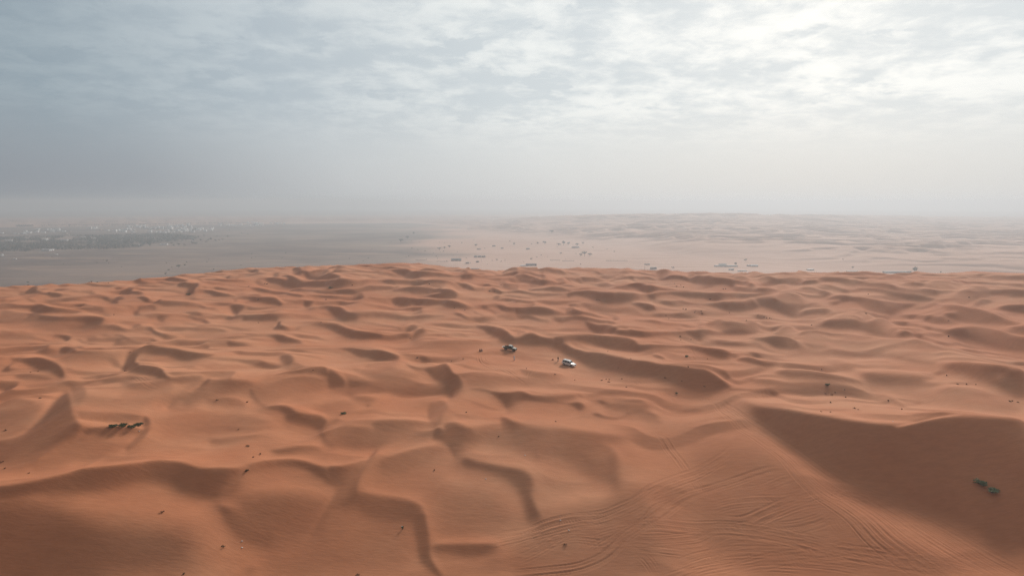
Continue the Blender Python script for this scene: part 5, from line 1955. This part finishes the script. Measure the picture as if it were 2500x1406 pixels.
# ------------------------------------------------------------------ the plain: trees, huts, village
def tree_meshes(seed, w, h, mat, leaf=.9, n=170, trunk_h=.35):
    rs_ = random.Random(seed)
    b = bmesh.new()
    tube(b, (0, 0, -.3), (0, 0, h * trunk_h), w * .035, w * .026, 6)
    tips = []
    for k in range(7):
        a = k * .9 + rs_.uniform(-.3, .3)
        q = rs_.uniform(.15, .36) * w
        t = (math.cos(a) * q, math.sin(a) * q, h * rs_.uniform(.5, .82))
        tube(b, (0, 0, h * trunk_h * .9), t, w * .02, w * .006, 5)
        tips.append(t)
    tr = bpy.data.meshes.new('trunk')
    b.to_mesh(tr)
    b.free()
    tr.materials.append(M_WOOD)
    b = bmesh.new()
    for t in tips + [(0, 0, h * .78)]:
        leafy(b, t, (w * .20, w * .20, h * .17), n // 8, leaf, rs_, shell=.1)
    cr = bpy.data.meshes.new('crown')
    b.to_mesh(cr)
    b.free()
    cr.materials.append(mat)
    return tr, cr


TREES = [tree_meshes(3, 8, 6.0, M_LEAF2), tree_meshes(4, 8, 7.5, M_LEAF2), tree_meshes(5, 8, 4.6, M_LEAF2, trunk_h=.22)]


def place_tree(u, v, wpx, kind, label, group=None, name='acacia_tree', cat='tree'):
    """wpx: crown width in photograph pixels"""
    x, y, z_ = hit_far(u, v)
    d_ = math.hypot(x, y)
    s_ = wpx * d_ / FPX / 8.0 * 0.85
    tr, cr = TREES[kind]
    r_ = empty(name, label, cat, group)
    link('trunk', tr, None, r_)
    link('crown', cr, None, r_)
    r_.location = (x, y, z_)
    r_.scale = (s_, s_, s_)
    r_.rotation_euler = (0, 0, rs.uniform(0, 6.28))
    return r_


MARKS_P = [('the long dark-roofed shelter', 1114, 633), ('the nearest dark shelter', 1159, 656), ('the row of three huts', 1171, 624), ('the bushy grove behind the camps', 1376, 596),
           ('the pointed clump of trees', 1430, 621), ('the long low camp of tents', 1297, 647), ('the large round tree on the middle plain', 979, 590), ('the low dark fence', 1028, 635),
           ('the wide dark bush on the plain', 436, 651), ('the dark tree left of the camps', 1073, 609), ('the long white house', 114, 611), ('the right tip of the palm grove', 487, 583),
           ('the small farm at the grove foot', 400, 597), ('the far end of the village', 650, 547), ('the left dune edge', 300, 684), ('the middle of the grey plain', 700, 620),
           ('the start of the sandy ground', 900, 630), ('the long fence on the sand', 1506, 636), ('the flat-topped tree', 1162, 600), ('the left half of the village', 100, 566),
           ('the dense middle of the village', 290, 563), ('the village row behind the palms', 370, 556), ('the brightest village block', 470, 560)]

NAMED_TREES = [
    (979, 593, 13, 1, 'large round tree standing alone on the hazy middle plain'),
    (994, 583, 12, 2, 'low wide tree on the plain between two rounder ones'),
    (1010, 573, 9, 1, 'small faint tree, farthest of three on the middle plain'),
    (1073, 611, 12, 0, 'dark tree at the left edge of the camps'),
    (1086, 607, 9, 2, 'low tree right beside the dark one left of the camps'),
    (1097, 605, 10, 0, 'rounded tree on the dune foot left of the camps'),
    (1162, 602, 10, 0, 'flat-topped tree alone behind the left huts'),
    (1255, 599, 8, 1, 'small pale tree behind the middle of the camps'),
    (1313, 597, 8, 1, 'small tree left of the bushy grove behind the camps'),
    (1329, 596, 12, 0, 'rounded tree just left of the bushy grove behind the camps'),
    (1364, 600, 13, 2, 'leftmost tree of the bushy grove behind the camps'),
    (1376, 599, 14, 1, 'tallest tree of the bushy grove behind the camps'),
    (1388, 598, 11, 0, 'rightmost tree of the bushy grove behind the camps'),
    (1347, 569, 14, 2, 'faint dark thicket at the foot of the farthest dunes'),
    (1409, 600, 12, 2, 'low thicket right of the bushy grove'),
    (1423, 597, 8, 1, 'small tree right of the low thicket'),
    (1369, 621, 8, 0, 'umbrella-shaped tree between the grove and the long fence'),
    (1418, 625, 11, 2, 'low left tree of the pointed clump among the camps'),
    (1427, 625, 15, 1, 'tall pointed tree in the middle of the clump among the camps'),
    (1440, 625, 14, 2, 'low right tree of the pointed clump among the camps'),
    (1213, 636, 7, 2, 'small bush on the sand between the huts'),
    (1297, 634, 8, 2, 'small bush above the long low camp'),
    (1643, 656, 9, 2, 'round bush right of the small pale building'),
    (1796, 649, 10, 1, 'round tree at the right end of the long dark camp'),
    (1820, 638, 9, 0, 'single round tree above the long dark camp'),
    (2082, 656, 6, 1, 'tiny tree above the faint camp at right'),
    (2233, 667, 17, 1, 'big round tree right of the long green hedge'),
    (2297, 667, 5, 1, 'tiny tree on the far sand right of the big round tree'),
    (2058, 635, 4, 1, 'tiny shrub on the smooth face of the far dunes'),
    (522, 660, 5, 1, 'small dark tree just above the left dune edge'),
    (436, 653, 12, 2, 'wide dark bush on the grey plain above the left dunes'),
    (451, 649, 7, 2, 'small bush right above the wide dark one on the plain'),
    (404, 670, 7, 2, 'small bush touching the left dune edge'),
    (68, 691, 6, 2, 'tiny bush at the far left dune edge'),
    (412, 661, 7, 2, 'small bush on the plain left of the wide dark one'),
]
for q in NAMED_TREES:
    place_tree(*q)
FR = [(366, 602, 9), (419, 596, 8), (424, 601, 7), (436, 599, 9), (450, 600, 7), (470, 596, 9), (478, 597, 10), (490, 590, 8), (503, 592, 8), (509, 588, 9),
      (515, 587, 8), (526, 590, 8), (535, 588, 7), (543, 587, 8), (530, 578, 6), (556, 580, 6), (498, 578, 7), (472, 590, 8), (378, 592, 7), (350, 560, 8),
      (372, 562, 8), (385, 563, 9), (402, 561, 9), (418, 566, 8), (432, 564, 7), (445, 566, 7), (170, 553, 7), (560, 565, 5), (605, 575, 5), (590, 571, 5),
      (477, 564, 9), (470, 566, 8)]
for u, v, w in FR:
    kq = rs.choice([0, 1, 2])
    place_tree(u, v, w, kq, ('flat-topped', 'tall rounded', 'low bushy')[kq] + ' tree on open ground ' + beside(u, v, MARKS_P), 'trees scattered round the palm grove')
SC_ = [(560, 700)]
BR = []
rq = random.Random(77)
for k in range(36):
    BR.append((rq.uniform(880, 1130), rq.uniform(588, 640), rq.uniform(2.5, 5)))
for k in range(24):
    BR.append((rq.uniform(1130, 1500), rq.uniform(585, 648), rq.uniform(2.5, 5)))
for k in range(24):
    BR.append((rq.uniform(120, 860), rq.uniform(618, 655), rq.uniform(2.5, 5)))
for u, v, w in BR:
    if v > np.interp(u, EDGE[:, 0], EDGE[:, 1]) - 4:
        continue
    lab = 'tiny dark bush ' + beside(u, v, MARKS_P)
    place_tree(u, v, w, 2, lab, 'bushes dotted over the plain', 'desert_bush', 'bush')

# ---- palm grove: one dense mass of crowns
GROVE = [np.array([(-60, 574), (0, 574), (60, 576), (120, 574), (180, 572), (210, 565), (280, 572), (330, 574), (400, 571), (450, 575), (487, 580), (480, 585), (440, 589),
                   (400, 592), (372, 596), (350, 600), (340, 605), (300, 608), (230, 609), (160, 611), (100, 609), (60, 615), (0, 616), (-60, 617)], float)]
HOLES = [(112, 585, 14, 4), (155, 586, 22, 4), (172, 581, 20, 3), (23, 588, 12, 3), (8, 590, 10, 3), (200, 580, 10, 2.5), (228, 583, 8, 2), (66, 583, 8, 2), (145, 573, 16, 3), (335, 597, 14, 3)]


def in_poly(P, x, y):
    c = False
    j = len(P) - 1
    for i in range(len(P)):
        if (P[i][1] > y) != (P[j][1] > y) and x < (P[j][0] - P[i][0]) * (y - P[i][1]) / (P[j][1] - P[i][1]) + P[i][0]:
            c = not c
        j = i
    return c


rg = random.Random(21)
pts = []
# sow the grove on the ground: even density per square metre between the near and far edge
for _ in range(15000):
    r_ = math.sqrt(rg.uniform(2000 ** 2, 3700 ** 2))
    t_ = rg.uniform(math.radians(-39), math.radians(-22))
    gph = math.atan2(CAM_H - PLAIN_Z, r_)
    u, v = project(np.array([t_]), gph)
    u, v = float(u[0]), float(v[0])
    if not in_poly(GROVE[0], u, v):
        continue
    if any(((u - a) / c) ** 2 + ((v - b_2) / d_) ** 2 < 1 for a, b_2, c, d_ in HOLES):
        continue
    if fbm(np.array([r_ * math.sin(t_) / 90]), np.array([r_ * math.cos(t_) / 90]), 15, 2)[0] > 0.22:
        continue
    pts.append((r_ * math.sin(t_), r_ * math.cos(t_)))
print('grove trees', len(pts))
NL = 16
V_, F_ = [], []
for (x, y) in pts:
    hgt = rg.uniform(5.0, 9.5)
    wd = rg.uniform(3.0, 5.0)
    for k in range(NL):
        a = rg.uniform(0, 6.28)
        q = wd * math.sqrt(rg.random())
        zc = PLAIN_Z + hgt * (1 - 0.35 * (q / wd) ** 2) * rg.uniform(.45, 1.0)
        px_, py_ = x + q * math.cos(a), y + q * math.sin(a)
        s_ = rg.uniform(.9, 1.9)
        b0 = len(V_)
        tx, ty, tz = rg.uniform(-1, 1), rg.uniform(-1, 1), rg.uniform(-.5, .7)
        V_ += [(px_ - s_ * tx, py_ - s_ * ty, zc - s_ * tz * .6), (px_ + s_ * ty * .7, py_ - s_ * tx * .7, zc + .2), (px_ + s_ * tx, py_ + s_ * ty, zc + s_ * tz * .6), (px_ - s_ * ty * .7, py_ + s_ * tx * .7, zc - .2)]
        F_.append((b0, b0 + 1, b0 + 2, b0 + 3))
    b0 = len(V_)
    V_ += [(x - .25, y, PLAIN_Z - .5), (x + .25, y, PLAIN_Z - .5), (x + .2, y + .2, PLAIN_Z + hgt * .8), (x - .2, y + .2, PLAIN_Z + hgt * .8)]
    F_.append((b0, b0 + 1, b0 + 2, b0 + 3))
me = bpy.data.meshes.new('palm_grove')
me.from_pydata(V_, [], F_)
grove = link('palm_grove', me, M_PALM, kind='stuff')
grove['label'] = 'dark green palm grove in front of the village on the plain'
grove['category'] = 'palm grove'
# thin line of trees behind the village
V_, F_ = [], []
for _ in range(900):
    u = rg.choice([rg.uniform(40, 80), rg.uniform(100, 330), rg.uniform(180, 330), rg.uniform(340, 470), rg.uniform(480, 600)])
    v = np.interp(u, [0, 100, 200, 330, 600], [553, 552, 551, 549, 545]) + rg.uniform(-1.2, 1.2)
    x, y, z_ = hit_far(u, v) if _ % 1 == 0 else (0, 0, 0)
    hgt, wd = rg.uniform(5, 10), rg.uniform(5, 9)
    for k in range(9):
        a = rg.uniform(0, 6.28)
        q = wd * math.sqrt(rg.random())
        zc = z_ + hgt * rg.uniform(.1, 1)
        s_ = rg.uniform(1.5, 3)
        tx, ty, tz = rg.uniform(-1, 1), rg.uniform(-1, 1), rg.uniform(-.5, .7)
        px_, py_ = x + q * math.cos(a), y + q * math.sin(a)
        b0 = len(V_)
        V_ += [(px_ - s_ * tx, py_ - s_ * ty, zc - s_ * tz * .6), (px_ + s_ * ty * .7, py_ - s_ * tx * .7, zc + .2), (px_ + s_ * tx, py_ + s_ * ty, zc + s_ * tz * .6), (px_ - s_ * ty * .7, py_ + s_ * tx * .7, zc - .2)]
        F_.append((b0, b0 + 1, b0 + 2, b0 + 3))
me = bpy.data.meshes.new('distant_tree_belt')
me.from_pydata(V_, [], F_)
belt = link('distant_tree_belt', me, M_PALM, kind='stuff')
belt['label'] = 'thin dark belt of trees behind the far village'
belt['category'] = 'trees'


# ---- houses of the village
def house_mesh(w, d_, h, storeys, wallmat, seed):
    rs_ = random.Random(seed)
    b = bmesh.new()
    box(b, (0, 0, h / 2), (w, d_, h))
    # parapet
    for sx in (-1, 1):
        box(b, (sx * (w / 2 - .11), 0, h + .35), (.22, d_ - .46, .7))
    for sy in (-1, 1):
        box(b, (0, sy * (d_ / 2 - .11), h + .35), (w, .22, .7))
    if storeys > 1:
        box(b, (w * .2, d_ * .1, h + 1.4), (w * .45, d_ * .5, 2.8))
    cw = bpy.data.meshes.new('house')
    for f in b.faces:
        f.material_index = 0
    n0 = len(b.faces)
    # openings set back in dark frames, on the four sides
    for sy in (-1, 1):
        k = -w / 2 + 1.6
        while k < w / 2 - 1.2:
            for s_ in range(storeys if h > 5 else 1):
                box(b, (k, sy * (d_ / 2 + .03), 1.7 + 3 * s_), (1.1, .12, 1.3))
            k += 2.9
    for f in list(b.faces)[n0:]:
        f.material_index = 1
    b.to_mesh(cw)
    b.free()
    cw.materials.append(wallmat)
    cw.materials.append(M_GLASS)
    return cw


HM = [house_mesh(16, 11, 4, 1, M_WALL, 1), house_mesh(12, 12, 6.6, 2, M_WALL, 2), house_mesh(24, 9, 3.8, 1, M_WALL, 3), house_mesh(14, 10, 3.6, 1, M_WALL2, 4), house_mesh(18, 13, 6.8, 2, M_WALL, 5)]


def place_house(u, v, kind, label, group, s_=1.0):
    x, y, z_ = hit_far(u, v)
    o = tag(link('village_house', HM[kind]), label, 'house', group)
    o.location = (x, y, z_ - .1)
    o.rotation_euler = (0, 0, rv.uniform(-.35, .35))
    o.scale = (s_, s_, s_)


rv = random.Random(8)
for (u, v, k, s_, lab) in [
        (114, 612.5, 2, 1.25, 'long white house at the near foot of the palm grove'),
        (125, 611.5, 0, .9, 'small white house right of the long one at the grove foot'),
        (5, 625, 1, .6, 'tiny white hut alone at the far left of the plain'),
        (36, 633, 0, .5, 'tiny pale hut on the plain below the left hut'),
        (138, 622, 0, .5, 'tiny pale shed on the plain below the grove'),
        (111, 588, 4, 1.0, 'white house in the clearing inside the palm grove'),
        (22, 588.5, 2, .9, 'low white house half hidden in the left palms'),
        (158, 587.5, 2, 1.2, 'long white building in the middle clearing of the grove'),
        (203, 580, 2, .8, 'low white house in the small upper clearing of the grove'),
        (66, 584, 0, .8, 'small pale house deep in the left palms'),
        (228, 583, 0, .8, 'small pale house deep in the middle palms'),
        (400, 598, 2, 1.1, 'pale walled farm at the right foot of the grove'),
        (333, 599.5, 2, .9, 'bright low house at the lower right grove corner'),
        (3, 570, 0, 1.1, 'bright house at the far left above the palms'),
        (40, 572, 2, 1.1, 'pale long house above the left palms'),
        (57, 572, 1, 1.1, 'white square house above the left palms')]:
    place_house(u, v, k, lab, None, s_)
clusters = [(85, 145, 560, 564, 9), (60, 120, 567, 572, 7), (120, 180, 564, 574, 9), (215, 245, 558, 563, 6), (245, 330, 560, 568, 14), (310, 360, 550, 556, 12),
            (340, 420, 556, 562, 12), (410, 470, 549, 557, 16), (430, 520, 558, 567, 22), (360, 460, 563, 569, 12), (450, 545, 561, 563, 8), (530, 640, 545, 553, 26),
            (600, 680, 543, 548, 12), (655, 700, 545, 548, 6)]
for (a, c, v0, v1, n) in clusters:
    lab = 'small whitewashed house in the hazy village %s' % ('at the far left behind the palms' if c < 200 else ('in the middle behind the palms' if c < 340 else ('right of the palm grove' if c < 560 else 'fading into haze at its right end')))
    for k in range(n):
        hu, hv, hk = rv.uniform(a, c), rv.uniform(v0, v1), rv.choice([0, 0, 1, 2, 3, 4, 1])
        lab = ('low white', 'square two-storey white', 'long low white', 'small mud-brown', 'large two-storey white')[hk] + ' house ' + beside(hu, hv, MARKS_P)
        place_house(hu, hv, hk, lab, 'houses of the village on the plain', rv.uniform(.9, 1.4))


# ---- camps
def shelter(name, label, u, v, wpx, h, depth, mats, posts=5, cat='shelter', rot=0.0, walls=True, gable=False, group=None):
    x, y, z_ = hit_far(u, v)
    w = wpx * math.hypot(x, y) / FPX
    h = h * 0.82
    r_ = empty(name, label, cat, group)
    b = bmesh.new()
    if gable:
        for sgn in (1, -1):
            box(b, (0, sgn * depth * .26, h + depth * .10), (w + .6, depth * .62, .15), Matrix.Rotation(sgn * -.38, 3, 'X'))
    else:
        box(b, (0, 0, h), (w + .8, depth + .8, .22))
    link('roof', b, mats[0], r_)
    if walls:
        b = bmesh.new()
        box(b, (0, depth / 2, h / 2 - .1), (w, .2, h - .2))
        link('back_wall', b, mats[1], r_)
        for sx in (-1, 1):
            b = bmesh.new()
            box(b, (sx * w / 2, 0, h / 2 - .1), (.2, depth - .3, h - .2))
            link('side_wall', b, mats[1], r_)
        n = max(2, int(w / 5))
        for k in range(n):
            if k % 2 == 0:
                b = bmesh.new()
                box(b, (-w / 2 + (k + .5) * w / n, -depth / 2 + .1, h / 2 - .1), (w / n * .9, .14, h - .2))
                link('front_panel', b, mats[1], r_)
    for k in range(posts):
        b = bmesh.new()
        box(b, (-w / 2 + .3 + k * (w - .6) / max(1, posts - 1), -depth / 2 - .15, h / 2 - .1), (.28, .28, h - .1))
        link('post', b, mats[2], r_)
    r_.location = (x, y, z_ - .1)
    r_.rotation_euler = (0, 0, rot)
    return r_


shelter('camp_shelter', 'dark shelter with pale posts, nearest building beyond the dunes', 1159, 660, 21, 5.2, 9, (M_ROOFD, M_BOARD, M_WALL), 6, rot=-.1)
shelter('camp_shelter', 'long dark-roofed shelter in the left part of the camps', 1114, 637, 24, 4.6, 13, (M_ROOFD, M_BOARD, M_BOARD), 6, gable=True)
shelter('camp_hut', 'row hut with dark roof, left one of three behind the long shelter', 1161, 628, 8, 5, 8, (M_ROOFD, M_BOARD, M_WALL), 3, 'hut')
shelter('camp_hut', 'row hut with pale posts, middle one of three behind the long shelter', 1171, 627.5, 9, 4.4, 8, (M_ROOFD, M_BOARD, M_WALL), 4, 'hut')
shelter('camp_hut', 'row hut with dark roof, right one of three behind the long shelter', 1181, 628, 8, 5, 8, (M_TENT, M_BOARD, M_WALL), 3, 'hut')
shelter('camp_hut', 'small pale hut on the sand below the row of three huts', 1141, 643, 8, 4, 7, (M_WALL2, M_BOARD, M_BOARD), 3, 'hut')
shelter('camp_hut', 'small dark hut in front of the bushes below the row huts', 1166, 640, 7, 3.6, 6, (M_TENT, M_BOARD, M_BOARD), 2, 'hut')
shelter('camp_tents', 'long low camp of dark tents on bright sand, middle of the picture', 1297, 648.5, 26, 3.4, 10, (M_TENT, M_TENT, M_WALL), 7, 'tent', gable=True)
shelter('camp_tents', 'low pale tent at the left end of the long low camp', 1277, 649, 12, 2.2, 6, (M_WALL, M_WALL, M_WALL), 3, 'tent')
shelter('camp_hut', 'grey hut on the far edge of the camps', 1289, 609, 9, 5, 10, (M_ROOFD, M_BOARD, M_BOARD), 3, 'hut')
shelter('camp_hut', 'grey low hut left of the far flat-topped tree', 1169, 609.5, 9, 4, 9, (M_ROOFD, M_BOARD, M_BOARD), 3, 'hut')
shelter('camp_hut', 'faint grey hut behind the left dune foot', 1206, 601.5, 8, 4, 9, (M_ROOFD, M_BOARD, M_BOARD), 3, 'hut')
shelter('camp_hut', 'small flat hut left of the lone pole', 1226, 607, 6, 4, 8, (M_ROOFD, M_BOARD, M_BOARD), 3, 'hut')
shelter('camp_shelter', 'flat grey building right of the bushy grove', 1405, 605, 18, 4.6, 12, (M_ROOFD, M_BOARD, M_BOARD), 5, 'building')
shelter('camp_hut', 'small green-grey building with a dark door right of the poles', 1595, 656.5, 14, 4.8, 8, (M_ROOFD, M_WALL2, M_BOARD), 4, 'building')
shelter('camp_hut', 'small hut above the building beside the poles', 1580, 646.5, 12, 2.8, 7, (M_TENT, M_BOARD, M_WALL), 3, 'hut')
shelter('camp_shelter', 'long dark low camp buildings right of the centre', 1772, 651, 52, 3.6, 12, (M_ROOFD, M_BOARD, M_BOARD), 10, 'building')
shelter('camp_hut', 'raised dark hut at the middle of the long dark camp', 1764, 648.5, 16, 5.5, 9, (M_ROOFD, M_BOARD, M_BOARD), 4, 'hut')
shelter('camp_tents', 'pale tents right of the long dark camp', 1841, 651, 16, 3.4, 8, (M_WALL, M_WALL2, M_WALL), 4, 'tent', gable=True)
shelter('camp_tents', 'small pale tent right next to the pale tents', 1829, 649.5, 9, 3.4, 8, (M_ROOFD, M_WALL2, M_WALL), 3, 'tent')
shelter('camp_hut', 'bluish hut below the long dark camp', 1785, 659, 11, 3.6, 7, (M_ROOFD, M_WALL, M_BOARD), 3, 'hut')
shelter('camp_hut', 'low hut right of the bluish one below the long dark camp', 1812, 662, 20, 1.8, 6, (M_ROOFD, M_WALL2, M_BOARD), 3, 'hut')
shelter('camp_hut', 'faint pale hut between the camps on the right', 1978, 659.5, 14, 3, 8, (M_WALL, M_WALL2, M_BOARD), 3, 'hut')
shelter('camp_hut', 'faint grey hut below the tiny tree at right', 2080, 664, 22, 2.6, 8, (M_ROOFD, M_WALL2, M_BOARD), 4, 'hut')
shelter('camp_shelter', 'long low green-grey building left of the big round tree', 2186, 666, 50, 3.6, 10, (M_ROOFD, M_BOARD, M_BOARD), 10, 'building')
shelter('camp_hut', 'tiny hut between the long building and the big round tree', 2221, 666, 4, 4.2, 5, (M_ROOFD, M_WALL2, M_BOARD), 2, 'hut')


def fence_line(u0, u1, v, label, n, h=1.6):
    x0, y0, z0 = hit_far(u0, v)
    x1, y1, z1 = hit_far(u1, v)
    L_ = math.dist((x0, y0), (x1, y1))
    r_ = empty('fence', label, 'fence')
    a = math.atan2(y1 - y0, x1 - x0)
    for k in range(n):
        xx = -L_ / 2 + k * L_ / (n - 1)
        b = bmesh.new()
        box(b, (xx, 0, h / 2), (.3, .3, h))
        link('post', b, M_BOARD, r_)
        if k < n - 1:
            for zz in (.35, .9, 1.4):
                b = bmesh.new()
                box(b, (xx + L_ / (n - 1) / 2, 0, zz), (L_ / (n - 1) - .32, .12, .30))
                link('rail', b, M_BOARD, r_)
    r_.location = ((x0 + x1) / 2, (y0 + y1) / 2, min(z0, z1))
    r_.rotation_euler = (0, 0, a)


fence_line(1015, 1040, 636, 'low dark fence on the sand left of the long shelter', 7)
fence_line(1480, 1532, 637, 'long low fence on the sand right of the pointed clump', 12)
fence_line(1343, 1365, 636, 'short low fence left of the centre camp bushes', 6)
fence_line(1372, 1402, 638, 'faint low fence between the two others', 7)
fence_line(1066, 1095, 639, 'short dark fence in front of the long shelter', 7)


def pole(u, v, h, label):
    x, y, z_ = hit_far(u, v)
    r_ = empty('pole', label, 'pole')
    b = bmesh.new()
    tube(b, (0, 0, -.3), (0, 0, h), .28, .2, 7)
    link('shaft', b, M_BOARD, r_)
    b = bmesh.new()
    box(b, (0, 0, h - .6), (2.2, .25, .25))
    link('crossarm', b, M_BOARD, r_)
    r_.location = (x, y, z_)


pole(1042, 637, 7, 'pole at the right end of the low dark fence')
pole(1068, 634, 7, 'pole left of the long dark-roofed shelter')
pole(1233, 638, 5, 'short pole between the small bushes')
pole(1574, 659, 8, 'tall pole left of the small green-grey building')
pole(1175, 640, 6, 'thin pole right of the small dark hut')
print('objects', len(bpy.data.objects))
